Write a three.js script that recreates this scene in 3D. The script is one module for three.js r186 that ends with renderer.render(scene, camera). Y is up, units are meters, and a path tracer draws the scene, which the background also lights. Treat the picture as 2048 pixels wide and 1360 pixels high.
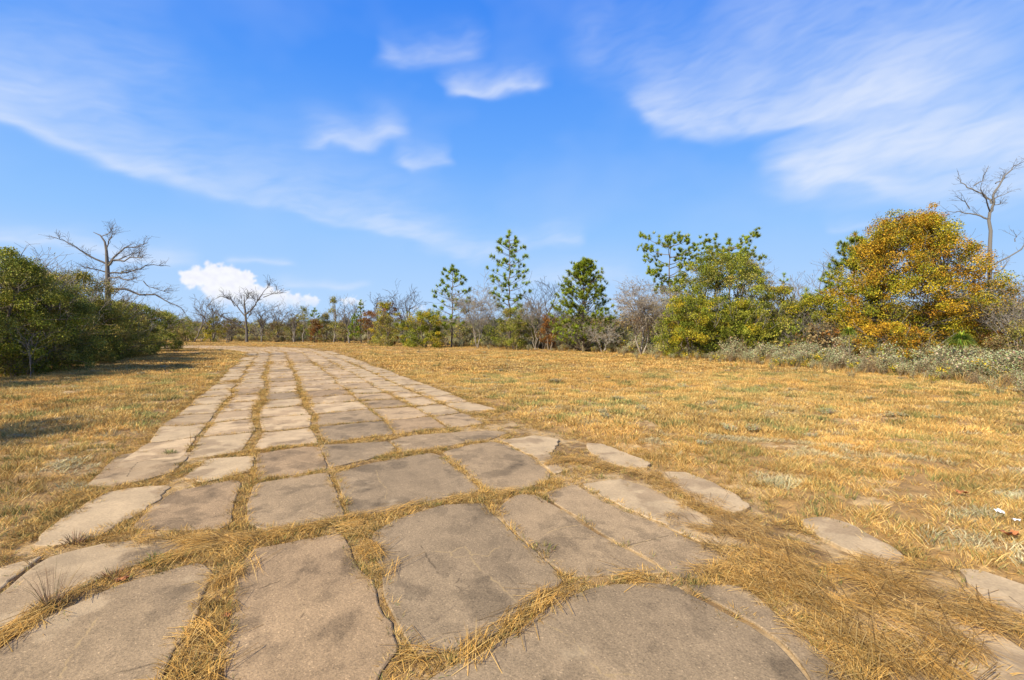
import * as THREE from 'three';
import { createNoise2D } from 'simplex-noise';

// ---------------------------------------------------------------- camera, sky, sun, exposure
const F = 960, HZ = 660, CX = 1024, EYE = 2.0;          // focal length in photo pixels, horizon row, middle column, eye height in metres
const scene = new THREE.Scene();
const camera = new THREE.PerspectiveCamera(2 * Math.atan(680 / F) * 180 / Math.PI, 1024 / 680, 0.05, 4000);
camera.position.set(0, EYE, 0);
camera.lookAt(0, EYE, -10);
camera.setViewOffset(2048, 1360, 0, 20, 2048, 1360);    // level lens, shifted down a little

const renderer = new THREE.WebGLRenderer({ antialias: true });
renderer.toneMapping = THREE.LinearToneMapping;
renderer.toneMappingExposure = 1.75;
renderer.shadowMap.enabled = true;

const SUN_DIR = new THREE.Vector3(-0.66, 0.78, 0.70).normalize();   // high on the left, behind the photographer
const sun = new THREE.DirectionalLight(new THREE.Color(1.0, 0.90, 0.72), 5.0);
sun.name = 'sun';
sun.position.copy(SUN_DIR).multiplyScalar(120);
sun.target.position.set(0, 0, -30);
sun.position.add(sun.target.position);
sun.castShadow = true;
sun.shadow.mapSize.set(4096, 4096);
Object.assign(sun.shadow.camera, { left: -80, right: 80, top: 80, bottom: -80, near: 1, far: 300 });
scene.add(sun, sun.target);

// ---------------------------------------------------------------- helpers
function rng(seed) { let a = seed >>> 0; return () => { a = (a + 0x6d2b79f5) | 0; let t = Math.imul(a ^ (a >>> 15), 1 | a); t = (t + Math.imul(t ^ (t >>> 7), 61 | t)) ^ t; return ((t ^ (t >>> 14)) >>> 0) / 4294967296; }; }
const noiseA = createNoise2D(rng(11)), noiseB = createNoise2D(rng(12)), noiseC = createNoise2D(rng(13));
const fbm = (n, x, y, o = 4) => { let s = 0, a = 0.5, f = 1; for (let i = 0; i < o; i++) { s += a * n(x * f, y * f); a *= 0.5; f *= 2.03; } return s; };
const clamp = (x, a = 0, b = 1) => Math.min(b, Math.max(a, x));
const smooth = (a, b, x) => { const t = clamp((x - a) / (b - a)); return t * t * (3 - 2 * t); };
const mix = (a, b, t) => a + (b - a) * t;
const lin = (c) => (c <= 0.04045 ? c / 12.92 : Math.pow((c + 0.055) / 1.055, 2.4));
const V3 = (x, y, z) => new THREE.Vector3(x, y, z);
const gpt = (px, py) => { const d = EYE * F / (py - HZ); return [(px - CX) / F * d, -d]; };     // a spot on the level ground
const taken = new Map();
function numbered(name) { const n = taken.get(name) ?? 0; taken.set(name, n + 1); return n ? name + '_' + String(n).padStart(3, '0') : name; }
function tag(o, label, category, group, kind) { if (label) o.userData.label = label; if (category) o.userData.category = category; if (group) o.userData.group = group; if (kind) o.userData.kind = kind; return o; }
function shade(o) { o.traverse((m) => { if (m.isMesh) { m.castShadow = true; m.receiveShadow = true; } }); return o; }

// road axis: straight, then a bend to the left
const D0 = [-0.443, -0.8965], N0 = [0.8965, -0.443], C0 = [1.63, 0], S_BEND = 46, R_BEND = 30, TURN = 1.08, HALF = 3.52;
function roadPoint(s, t) {
  if (s <= S_BEND) return [C0[0] + D0[0] * s + N0[0] * t, C0[1] + D0[1] * s + N0[1] * t];
  const b = [C0[0] + D0[0] * S_BEND, C0[1] + D0[1] * S_BEND], c = [b[0] - N0[0] * R_BEND, b[1] - N0[1] * R_BEND];
  const a = Math.min((s - S_BEND) / R_BEND, TURN), ca = Math.cos(a), sa = Math.sin(a), rest = s - S_BEND - a * R_BEND;
  const n = [N0[0] * ca + D0[0] * sa, N0[1] * ca + D0[1] * sa], d = [D0[0] * ca - N0[0] * sa, D0[1] * ca - N0[1] * sa];
  return [c[0] + n[0] * (R_BEND + t) + d[0] * rest, c[1] + n[1] * (R_BEND + t) + d[1] * rest];
}
function roadST(x, z) {
  const r = [x - C0[0], z - C0[1]], s = r[0] * D0[0] + r[1] * D0[1], t = r[0] * N0[0] + r[1] * N0[1];
  if (s <= S_BEND) return [s, t];
  const b = [C0[0] + D0[0] * S_BEND - N0[0] * R_BEND, C0[1] + D0[1] * S_BEND - N0[1] * R_BEND], q = [x - b[0], z - b[1]];
  const qn = q[0] * N0[0] + q[1] * N0[1], qd = q[0] * D0[0] + q[1] * D0[1], a = Math.atan2(qd, qn);
  if (a < TURN && a > -0.5) return [S_BEND + a * R_BEND, Math.hypot(qn, qd) - R_BEND];
  const ca = Math.cos(TURN), sa = Math.sin(TURN);
  const n = [N0[0] * ca + D0[0] * sa, N0[1] * ca + D0[1] * sa], d = [D0[0] * ca - N0[0] * sa, D0[1] * ca - N0[1] * sa];
  return [S_BEND + TURN * R_BEND + q[0] * d[0] + q[1] * d[1], q[0] * n[0] + q[1] * n[1] - R_BEND];
}
function terrain(x, z) {
  const t = Math.abs(roadST(x, z)[1]), far = smooth(HALF + 0.3, HALF + 5, t);
  return (fbm(noiseB, x * 0.09, z * 0.09, 3) * 0.11 + fbm(noiseA, x * 0.5, z * 0.5, 2) * 0.05) * far + 0.09 * smooth(HALF - 0.1, HALF + 1.0, t) - 0.05;
}

// ---------------------------------------------------------------- the sky: air, high wisps, one heap of low cloud
{
  const W = 3072, H = 1536, data = new Float32Array(W * H * 4), DEG = 180 / Math.PI;
  const dir = (px, py) => { const az = Math.atan2(px - CX, F); return [az * DEG, Math.atan2((HZ - py) * Math.cos(az), F) * DEG]; };
  // wisps: path, reach above and below the path (degrees), strength
  const wisps = [
    [[[-260, 150], [-80, 195], [0, 228], [70, 252], [180, 298], [330, 345], [450, 386], [560, 412], [700, 450], [850, 482], [980, 520]], 6.0, 0.55, 0.32],
    [[[-100, 215], [0, 230], [70, 255], [180, 302], [330, 350], [460, 392]], 1.2, 0.7, 0.36],
    [[[700, 440], [820, 466], [950, 506], [1060, 500]], 2.6, 1.1, 0.30],
    [[[-200, 130], [0, 165], [140, 200], [290, 222]], 2.4, 1.4, 0.20],
    [[[600, 300], [660, 275], [720, 283], [770, 272], [840, 264]], 2.0, 0.6, 0.52],
    [[[770, 310], [830, 336], [870, 330], [920, 324]], 1.7, 0.5, 0.44],
    [[[870, 190], [930, 178], [1000, 180], [1050, 178], [1110, 168]], 1.7, 0.5, 0.66],
    [[[740, 90], [800, 118], [900, 104], [980, 92]], 2.0, 0.9, 0.30],
    [[[1230, 150], [1290, 205], [1330, 245], [1400, 268], [1480, 252], [1620, 234], [1740, 208], [1860, 175], [1980, 140]], 4.6, 0.8, 0.68],
    [[[1560, 235], [1700, 195], [1860, 130], [2050, 40]], 4.0, 3.0, 0.30],
    [[[1500, 330], [1620, 328], [1730, 298], [1840, 272], [2000, 268], [2250, 262]], 3.4, 2.6, 1.05],
    [[[1560, 350], [1680, 345], [1760, 378], [1900, 372], [2050, 372], [2260, 380]], 2.2, 0.8, 0.48],
    [[[1640, 400], [1760, 390], [1960, 410], [2100, 405]], 1.4, 1.0, 0.22],
    [[[1100, 60], [1250, 110], [1420, 150], [1600, 150]], 7, 3, 0.13],
    [[[1400, -60], [1650, 40], [1900, 40], [2200, 80]], 12, 5, 0.18],
    [[[-300, 60], [0, 80], [200, 110], [420, 120]], 5, 4, 0.12],
    [[[-200, 465], [0, 480], [130, 490], [300, 512], [420, 518]], 1.2, 0.5, 0.50],
    [[[440, 523], [520, 524], [600, 535]], 0.5, 0.35, 0.40],
    [[[540, 572], [640, 566], [760, 572]], 0.5, 0.35, 0.34],
    [[[1000, 500], [1100, 478], [1180, 486]], 2.2, 0.6, 0.26],
    [[[1640, 458], [1720, 450], [1790, 452]], 0.8, 0.4, 0.24],
    [[[1000, 560], [1150, 548], [1300, 552]], 2.0, 1.2, 0.26],
  ].map(([pts, up, dn, a]) => [pts.map(([x, y]) => dir(x, y)), up, dn, a]);
  // the same kind of wisps goes on all round
  const r = rng(77);
  for (let k = 0; k < 46; k++) {
    let az = 62 + r() * 180, el = 6 + 60 * r() * r(), pts = []; const step = 4 + 6 * r(), slope = (r() - 0.5) * 0.7;
    for (let i = 0; i < 6; i++) { pts.push([az > 180 ? az - 360 : az, el]); az += step; el += slope * step + (r() - 0.5) * 2; }
    if (pts.every((p, i) => !i || Math.abs(p[0] - pts[i - 1][0]) < 40)) wisps.push([pts, 2 + 6 * r(), 0.5 + 2 * r(), 0.2 + 0.4 * r()]);
  }
  const puffs = [[378, 556, 17], [398, 552, 21], [424, 548, 24], [452, 552, 27], [478, 560, 24], [498, 556, 14], [430, 572, 28], [470, 584, 30], [505, 588, 25], [536, 590, 22], [564, 596, 20], [592, 600, 17], [616, 600, 14], [630, 603, 9], [560, 608, 20], [490, 606, 26], [440, 595, 22], [690, 603, 9], [706, 601, 11], [722, 606, 8], [830, 618, 7], [845, 616, 8]].map(([x, y, q]) => [...dir(x, y), q / F * DEG * 0.86]);
  for (let k = 0; k < 60; k++) { let az = 60 + r() * 240; if (az > 180) az -= 360; const e = 2.5 + r() * 2, n = 3 + (r() * 6 | 0); for (let i = 0; i < n; i++) puffs.push([az + i * 0.9 + r() * 0.5, e + r() * 0.9, 0.6 + r() * 0.8]); }
  const stops = [[-90, 0.30, 0.30, 0.28], [-0.5, 0.62, 0.80, 0.98], [0, 0.745, 0.865, 0.995], [4, 0.71, 0.845, 1.0], [11, 0.585, 0.78, 1.0], [20, 0.425, 0.675, 0.995], [28, 0.315, 0.595, 0.975], [36, 0.245, 0.535, 0.955], [60, 0.16, 0.41, 0.83], [90, 0.13, 0.36, 0.77]];
  for (const s of stops) for (let c = 1; c < 4; c++) s[c] = lin(s[c]);
  const boxes = wisps.map(([p, up, dn]) => [Math.min(...p.map((q) => q[0])) - 6, Math.max(...p.map((q) => q[0])) + 6, Math.min(...p.map((q) => q[1])) - 3 * dn, Math.max(...p.map((q) => q[1])) + 2.6 * up]);
  for (let j = 0; j < H; j++) {
    const el = ((j + 0.5) / H - 0.5) * 180;
    let k = 1; while (k < stops.length - 1 && el > stops[k][0]) k++;
    const f = clamp((el - stops[k - 1][0]) / (stops[k][0] - stops[k - 1][0])), base = [1, 2, 3].map((c) => mix(stops[k - 1][c], stops[k][c], f));
    const ce = Math.max(0.15, Math.cos(el / DEG));
    for (let i = 0; i < W; i++) {
      const round = ((i + 0.5) / W - 0.5) * 360;            // azimuth of the column: 0 along +x, 90 along +z
      let az = round + 90; if (az > 180) az -= 360;          // 0 straight ahead (-z), right positive
      let col = base;
      if (el > 0) {
        let thin = 0;
        const wx = az + 1.5 * fbm(noiseA, az * 0.08 + 9, el * 0.16, 3), wy = el + 0.8 * fbm(noiseB, az * 0.09, el * 0.18 + 4, 3);
        for (let w = 0; w < wisps.length; w++) {
          const bx = boxes[w];
          if (wx < bx[0] || wx > bx[1] || wy < bx[2] || wy > bx[3]) continue;
          const [p, up, dn, a] = wisps[w];
          let best = 1e9, sign = 0, along = 0;
          for (let q = 1; q < p.length; q++) {
            const x0 = p[q - 1][0], y0 = p[q - 1][1], dx = p[q][0] - x0, dy = p[q][1] - y0, u = clamp(((wx - x0) * dx * ce * ce + (wy - y0) * dy) / (dx * dx * ce * ce + dy * dy));
            const ex = (wx - x0 - u * dx) * ce, ey = wy - y0 - u * dy, e = ex * ex + ey * ey;
            if (e < best) { best = e; sign = ey; along = (q - 1 + u) / (p.length - 1); }
          }
          const dist = Math.sqrt(best), g = sign > 0 ? Math.exp(-((dist / up) ** 1.3) * 1.6) : Math.exp(-((dist / dn) ** 2) * 1.2);
          const streak = 0.86 + 0.55 * fbm(noiseC, (wx + wy * 1.2) * 0.10 + w * 7, (wy - wx * 0.22) * 0.42, 3) + 0.26 * fbm(noiseB, (wx + wy) * 0.22, (wy - wx * 0.2) * 1.5, 4);
          thin += a * g * smooth(0, 0.22, along) * smooth(0, 0.2, 1 - along) * clamp(streak, 0.1, 1.4);
        }
        const veil = clamp(0.05 + 0.28 * fbm(noiseB, az * 0.035 + 20, el * 0.06, 4)) * smooth(2, 16, el);
        thin = 1 - Math.exp(-(thin * 1.35 + veil * 0.45));
        thin = Math.min(thin, 0.92);
        const white = [lin(0.90), lin(0.935), lin(1.0)];
        col = [0, 1, 2].map((c) => mix(base[c], white[c], thin));
        if (el < 9) {
          let h = 0;
          const nx = az + 0.5 * fbm(noiseC, az * 1.3, el * 1.3, 5), ny = el + 0.5 * fbm(noiseA, az * 1.3 + 5, el * 1.3, 5);
          for (const [x, y, q] of puffs) { const dx = nx - x, dy = (ny - y) * (ny < y ? 0.8 : 1.0); if (Math.abs(dx) < 3 * q) { const e = (dx * dx + dy * dy) / (q * q); if (e < 4) h = Math.max(h, 1 - Math.sqrt(e)); } }
          const a = smooth(0.0, 0.34, h) * smooth(1.6, 4.6, el + 0.5 * h);
          const lit = 0.90 + 0.10 * clamp(fbm(noiseB, az * 0.9, el * 1.3 + 9, 4) + 0.6 + 0.12 * h);
          col = [mix(col[0], 0.96 * lit, a), mix(col[1], 0.975 * lit, a), mix(col[2], 1.0, a)];
        }
      }
      const o = (j * W + i) * 4, k1 = 1 / renderer.toneMappingExposure; data[o] = col[0] * k1; data[o + 1] = col[1] * k1; data[o + 2] = col[2] * k1; data[o + 3] = 1;
    }
  }
  const sky = new THREE.DataTexture(data, W, H, THREE.RGBAFormat, THREE.FloatType);
  sky.mapping = THREE.EquirectangularReflectionMapping;
  sky.magFilter = sky.minFilter = THREE.LinearFilter;
  sky.needsUpdate = true;
  scene.background = sky;
  scene.environment = sky;
}

// ---------------------------------------------------------------- materials and textures
function canvasTexture(size, paint, after, srgb = true) {
  const cv = document.createElement('canvas'); cv.width = cv.height = size;
  const cx = cv.getContext('2d'), im = cx.createImageData(size, size);
  for (let j = 0, o = 0; j < size; j++) for (let i = 0; i < size; i++, o += 4) { const c = paint(i, j); im.data[o] = c[0]; im.data[o + 1] = c[1]; im.data[o + 2] = c[2]; im.data[o + 3] = 255; }
  cx.putImageData(im, 0, 0);
  if (after) after(cx);
  const t = new THREE.CanvasTexture(cv);
  t.wrapS = t.wrapT = THREE.MirroredRepeatWrapping; t.flipY = false; t.magFilter = THREE.LinearFilter;
  if (srgb) t.colorSpace = THREE.SRGBColorSpace;
  return t;
}
const hash = (i, j) => { let h = Math.imul(i, 374761393) + Math.imul(j, 668265263); h = Math.imul(h ^ (h >>> 13), 1274126177); return ((h ^ (h >>> 16)) >>> 0) / 4294967296; };
const TEX = 14, TX0 = -7, TZ0 = 1;                            // the paving texture covers 14 m
const paveUV = (x, z) => [(x - TX0) / TEX, (-z - TZ0) / TEX];
const SAND = [176, 153, 118];
// pale and dark cracks inside the slabs, in photo pixels
const paleCracks = [
  [[862, 1106], [880, 1107], [900, 1108], [903, 1116], [918, 1118], [940, 1118], [958, 1140], [972, 1150]], [[903, 1108], [915, 1100], [925, 1098]], [[940, 1118], [946, 1112], [975, 1116], [985, 1105], [1000, 1096]], [[972, 1150], [1000, 1175], [1034, 1208]], [[930, 1096], [944, 1114]],
  [[1072, 1237], [1090, 1250], [1113, 1261], [1147, 1281], [1160, 1302], [1182, 1330], [1201, 1350], [1230, 1360]], [[1210, 1352], [1260, 1352], [1300, 1368]],
  [[752, 942], [760, 965], [775, 980], [770, 1000]], [[1085, 1075], [1110, 1062], [1140, 1055], [1180, 1052]], [[1260, 1095], [1290, 1085], [1330, 1074]],
  [[700, 990], [712, 975]], [[890, 860], [930, 880], [950, 892]], [[120, 1360], [150, 1300], [185, 1255], [195, 1240]], [[1260, 1100], [1275, 1088], [1300, 1082]],
];
const darkCracks = [
  [[842, 1095], [852, 1110], [862, 1130], [876, 1150]], [[255, 955], [262, 940], [275, 926], [305, 922], [352, 914]], [[518, 898], [514, 888]], [[1260, 1092], [1300, 1083], [1336, 1073]], [[200, 1360], [260, 1344], [310, 1330]], [[594, 1245], [608, 1230]], [[500, 842], [505, 832]],
  [[925, 1145], [912, 1170], [922, 1185]], [[520, 1180], [560, 1165]],
];
const paveTex = canvasTexture(2048, (i, j) => {
  const x = TX0 + (i + 0.5) / 2048 * TEX, z = -TZ0 - (j + 0.5) / 2048 * TEX, [s, t] = roadST(x, z);
  const big = fbm(noiseA, x * 0.55, z * 0.55, 4), mid = fbm(noiseB, x * 2.6, z * 2.6, 4), fine = fbm(noiseC, x * 34, z * 34, 2), brush = fbm(noiseB, t * 9 + mid, s * 1.4, 3);
  let v = 0.98 + 0.10 * big + 0.07 * mid + 0.085 * fine + 0.05 * brush;
  v += (hash(i, j) - 0.5) * 0.22;
  const stain = smooth(0.16, 0.42, fbm(noiseC, x * 0.9 + 3, z * 0.9, 5) + 0.10 * mid) * 0.16 + smooth(0.22, 0.30, fbm(noiseB, x * 1.9 + 31, z * 1.1, 5)) * 0.07;
  v -= stain;
  const speck = hash(i * 7 + 1, j * 3 + 5);
  if (speck > 0.9945) v += 0.40; else if (speck < 0.006) v -= 0.28;
  let c = [150 * v, 128 * v, 97 * v];
  // blown sand lying in patches, most of it on the crumbling outer strips
  const strip = smooth(1.6, 3.0, t) * 0.42 + smooth(-1.9, -3.0, t) * 0.42 - 0.22;
  const sand = smooth(0.12, 0.34, fbm(noiseA, x * 0.8 + 50, z * 0.8, 5) * 0.75 + 0.12 * mid + strip) * 0.8;
  const g = 0.95 + 0.10 * mid + 0.07 * fine + (hash(j, i) - 0.5) * 0.09;
  return c.map((q, k) => mix(q, SAND[k] * g, sand));
}, (cx) => {
  const P = ([px, py]) => { const [x, z] = gpt(px, py), [u, v] = paveUV(x, z); return [u * 2048, v * 2048]; };
  const r = rng(5);
  const draw = (path, style, w) => {
    const q = path.map(P); cx.strokeStyle = style; cx.lineJoin = 'round'; cx.lineCap = 'round';
    for (let k = 1; k < q.length; k++) {
      const n = Math.max(2, Math.hypot(q[k][0] - q[k - 1][0], q[k][1] - q[k - 1][1]) / 5 | 0); let last = q[k - 1];
      for (let m = 1; m <= n; m++) { const f = m / n, e = m < n ? 3 : 0, p = [mix(q[k - 1][0], q[k][0], f) + (r() - 0.5) * e, mix(q[k - 1][1], q[k][1], f) + (r() - 0.5) * e]; cx.lineWidth = w * (0.45 + r()); if (r() < 0.85) { cx.beginPath(); cx.moveTo(...last); cx.lineTo(...p); cx.stroke(); } last = p; }
    }
  };
  for (const c of paleCracks) draw(c, 'rgba(174,146,102,0.6)', 1.9);
  for (const c of darkCracks) draw(c, 'rgba(84,70,52,0.6)', 1.9);
  for (let k = 0; k < 90; k++) {                             // hair cracks and scuffs
    let x = r() * 2048, y = r() * 2048, a = r() * 6.28; const st = r() > 0.5 ? 'rgba(88,74,56,0.35)' : 'rgba(176,150,110,0.4)', n = 6 + r() * 20 | 0; cx.strokeStyle = st;
    for (let m = 0; m < n; m++) { a += (r() - 0.5) * 0.9; const nx = x + Math.cos(a) * 7, ny = y + Math.sin(a) * 7; cx.lineWidth = 0.7 + r(); cx.beginPath(); cx.moveTo(x, y); cx.lineTo(nx, ny); cx.stroke(); x = nx; y = ny; }
  }
});
const gritTex = canvasTexture(512, (i, j) => { const v = 128 + 60 * fbm(noiseC, i * 0.09, j * 0.09, 3) + 90 * (hash(i, j) - 0.5); return [v, v, v]; }, null, false);
const paveBump = gritTex.clone(); paveBump.repeat.set(10, 10);
const tints = [[1, 1, 1], [1.04, 1.0, 0.97], [0.88, 0.895, 0.92], [0.98, 0.96, 0.93], [1.03, 1.03, 1.03]];
const slabMats = tints.map((c, k) => { const m = new THREE.MeshPhysicalMaterial({ specularIntensity: 0.35, name: 'worn paving ' + k, map: paveTex, bumpMap: paveBump, bumpScale: 0.004, roughness: 0.92 }); m.color.setRGB(...c.map((q) => Math.min(1, q * 0.96))); return m; });
const paleSheenMats = [[1.0, 0.985, 0.98], [1.0, 1.0, 1.0], [0.94, 0.935, 0.94], [0.98, 0.965, 0.95]].map((c, k) => { const m = slabMats[0].clone(); m.name = 'sheen paled worn paving ' + k; m.map = paveTex.clone(); m.map.offset.set(0.37 * k + 0.2, 0.21 * k); m.color.setRGB(...c.map((q) => q * 1.28)); return m; });  // paler grid slabs: sand dust, plus grazing sheen put into the colour
const slabSand = new THREE.MeshPhysicalMaterial({ specularIntensity: 0.3, name: 'sand covered paving', roughness: 0.95, bumpMap: paveBump, bumpScale: 0.004 });
slabSand.map = canvasTexture(1024, (i, j) => {
  const x = i / 1024 * TEX, z = j / 1024 * TEX, m = fbm(noiseB, x * 1.7 + 8, z * 1.7, 5), f = fbm(noiseC, x * 26, z * 26, 2), bare = smooth(0.05, 0.3, fbm(noiseA, x * 0.9 + 17, z * 0.9, 5));
  const g = 0.97 + 0.10 * m + 0.06 * f + (hash(i, j) - 0.5) * 0.10;
  return [mix(SAND[0], 154, bare) * g, mix(SAND[1], 132, bare) * g, mix(SAND[2], 101, bare) * g];
});
const soilTex = canvasTexture(1024, (i, j) => {
  const x = i / 1024 * 8, z = j / 1024 * 8, a = fbm(noiseA, x * 0.8, z * 0.8, 4), m = fbm(noiseB, x * 4, z * 4, 4), f = fbm(noiseC, x * 22, z * 22, 2), pale = smooth(0.1, 0.45, a + 0.3 * m);
  const g = 0.92 + 0.2 * m + 0.14 * f + (hash(i, j) - 0.5) * 0.2;
  return [mix(152, 174, pale) * g, mix(118, 144, pale) * g, mix(66, 96, pale) * g];
});
const soilMat = new THREE.MeshStandardMaterial({ name: 'sandy soil', map: soilTex, roughness: 1 });
const bedTex = canvasTexture(1024, (i, j) => {
  const x = i / 1024 * 8, z = j / 1024 * 8, a = fbm(noiseA, x * 1.1 + 40, z * 1.1, 4), m = fbm(noiseB, x * 5, z * 5 + 8, 4), f = fbm(noiseC, x * 24, z * 24 + 3, 2), dark = smooth(0.0, 0.4, a);
  const g = 0.95 + 0.16 * m + 0.12 * f + (hash(i, j) - 0.5) * 0.16;
  return [mix(168, 124, dark) * g, mix(140, 96, dark) * g, mix(96, 56, dark) * g];
});
const bedMat = new THREE.MeshStandardMaterial({ name: 'sand between slabs', map: bedTex, roughness: 1 });
const leafMat = new THREE.MeshPhysicalMaterial({ name: 'leaves', vertexColors: true, roughness: 0.8, transmission: 0.28, thickness: 0, side: THREE.DoubleSide, specularIntensity: 0.2 });
const needleMat = new THREE.MeshPhysicalMaterial({ name: 'needles', vertexColors: true, roughness: 0.75, transmission: 0.25, thickness: 0, side: THREE.DoubleSide, specularIntensity: 0.25 });
const barkMat = new THREE.MeshStandardMaterial({ name: 'bark', vertexColors: true, roughness: 0.95 });
const grassMat = new THREE.MeshPhysicalMaterial({ name: 'dry grass blades', vertexColors: true, roughness: 0.8, transmission: 0.3, thickness: 0, side: THREE.DoubleSide, specularIntensity: 0.2 });

// ---------------------------------------------------------------- geometry collector
class Geo {
  constructor() { this.p = []; this.n = []; this.c = []; this.i = []; }
  get size() { return this.p.length / 3; }
  vert(x, y, z, nx, ny, nz, c) { this.p.push(x, y, z); this.n.push(nx, ny, nz); this.c.push(c[0], c[1], c[2]); return this.size - 1; }
  tri(a, b, c) { this.i.push(a, b, c); }
  tube(pts, radii, sides, col) {
    let ref = V3(0.31, 0.2, 0.93), prev = -1; const T = V3(), U = V3(), W = V3();
    for (let k = 0; k < pts.length; k++) {
      T.subVectors(pts[Math.min(k + 1, pts.length - 1)], pts[Math.max(k - 1, 0)]).normalize();
      U.crossVectors(T, Math.abs(T.dot(ref)) > 0.92 ? V3(0.9, 0.1, -0.3) : ref).normalize(); W.crossVectors(T, U);
      const at = this.size, r = radii[k];
      for (let s = 0; s < sides; s++) { const a = s / sides * Math.PI * 2, ca = Math.cos(a), sa = Math.sin(a), nx = U.x * ca + W.x * sa, ny = U.y * ca + W.y * sa, nz = U.z * ca + W.z * sa; this.vert(pts[k].x + nx * r, pts[k].y + ny * r, pts[k].z + nz * r, nx, ny, nz, typeof col === 'function' ? col(k / (pts.length - 1)) : col); }
      if (prev >= 0) for (let s = 0; s < sides; s++) { const t = (s + 1) % sides; this.tri(prev + s, prev + t, at + s); this.tri(prev + t, at + t, at + s); }
      prev = at;
    }
  }
  leaf(x, y, z, ax, ay, az, bx, by, bz, c) {                  // a folded diamond: long axis a, half width b
    let nx = ay * bz - az * by, ny = az * bx - ax * bz, nz = ax * by - ay * bx; const l = Math.hypot(nx, ny, nz) || 1; nx /= l; ny /= l; nz /= l;
    const v0 = this.vert(x, y, z, nx, ny, nz, c), v1 = this.vert(x + ax * 0.45 + bx, y + ay * 0.45 + by, z + az * 0.45 + bz, nx, ny, nz, c), v2 = this.vert(x + ax, y + ay, z + az, nx, ny, nz, c), v3 = this.vert(x + ax * 0.45 - bx, y + ay * 0.45 - by, z + az * 0.45 - bz, nx, ny, nz, c);
    this.tri(v0, v2, v1); this.tri(v0, v3, v2);
  }
  blade(x, y, z, dx, dy, dz, wx, wz, bend, c0, c1) {          // a grass blade or a needle: two tapering pieces, bent down
    const mx = x + dx * 0.55, my = y + dy * 0.6, mz = z + dz * 0.55, ex = x + dx, ey = y + dy - bend, ez = z + dz; let nx = -wz * dy, ny = wz * dx - wx * dz, nz = wx * dy; const l = Math.hypot(nx, ny, nz) || 1; nx /= l; ny /= l; nz /= l;
    const a = this.vert(x - wx, y, z - wz, nx, ny, nz, c0), b = this.vert(x + wx, y, z + wz, nx, ny, nz, c0), c = this.vert(mx + wx * 0.8, my, mz + wz * 0.8, nx, ny, nz, c1), d = this.vert(mx - wx * 0.8, my, mz - wz * 0.8, nx, ny, nz, c1), e = this.vert(ex, ey, ez, nx, ny, nz, c1);
    this.tri(a, b, c); this.tri(a, c, d); this.tri(d, c, e);
  }
  build() {
    const g = new THREE.BufferGeometry();
    g.setAttribute('position', new THREE.Float32BufferAttribute(this.p, 3)); g.setAttribute('normal', new THREE.Float32BufferAttribute(this.n, 3)); g.setAttribute('color', new THREE.Float32BufferAttribute(this.c, 3)); g.setIndex(this.i);
    return g;
  }
  mesh(name, material, parent) { const m = new THREE.Mesh(this.build(), material); m.name = name; m.castShadow = m.receiveShadow = true; parent.add(m); return m; }
}

// ---------------------------------------------------------------- ground
{
  const rings = [0]; let q = 1.0; while (q < 1600) { rings.push(q); q *= q < 12 ? 1.09 : q < 120 ? 1.06 : 1.25; }
  const N = 220, pos = [], uv = [], idx = [];
  for (const d of rings) for (let k = 0; k < N; k++) { const a = k / N * Math.PI * 2, x = Math.cos(a) * d, z = Math.sin(a) * d; pos.push(x, terrain(x, z), z); uv.push(x / 8, z / 8); }
  for (let r = 1; r < rings.length; r++) for (let k = 0; k < N; k++) { const a = (r - 1) * N + k, b = (r - 1) * N + (k + 1) % N, c = a + N, d = b + N; idx.push(a, b, c, b, d, c); }
  const g = new THREE.BufferGeometry(); g.setAttribute('position', new THREE.Float32BufferAttribute(pos, 3)); g.setAttribute('uv', new THREE.Float32BufferAttribute(uv, 2)); g.setIndex(idx); g.computeVertexNormals();
  const m = new THREE.Mesh(g, soilMat); m.name = 'ground'; m.receiveShadow = true; m.castShadow = true;
  scene.add(tag(m, 'flat sandy ground under dry grass and scrub', 'ground', null, 'structure'));
}

// ---------------------------------------------------------------- road: sand bed, paving slabs on it
const slabPolys = [];
const road = (() => {
  const pos = [], uv = [], idx = [], r = rng(3); let n = 0;
  for (let s = -4; s <= 150; s += s < 30 ? 0.5 : 1.5, n++) for (let k = 0; k <= 8; k++) { const w = HALF + 0.12 + 0.16 * noiseA(s * 0.9, k < 4 ? 0 : 9), [x, z] = roadPoint(s, (k / 4 - 1) * w); pos.push(x, k % 8 ? -0.003 : -0.045, z); uv.push(x / 8, z / 8); }
  for (let a = 0; a + 1 < n; a++) for (let k = 0; k < 8; k++) { const p = a * 9 + k; idx.push(p, p + 1, p + 9, p + 1, p + 10, p + 9); }
  const g = new THREE.BufferGeometry(); g.setAttribute('position', new THREE.Float32BufferAttribute(pos, 3)); g.setAttribute('uv', new THREE.Float32BufferAttribute(uv, 2)); g.setIndex(idx); g.computeVertexNormals();
  const m = new THREE.Mesh(g, bedMat); m.name = 'road'; m.receiveShadow = true; m.castShadow = true;
  scene.add(tag(m, 'old road of cracked tan slabs bending left', 'road', null, 'structure'));
  return m;
})();
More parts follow.
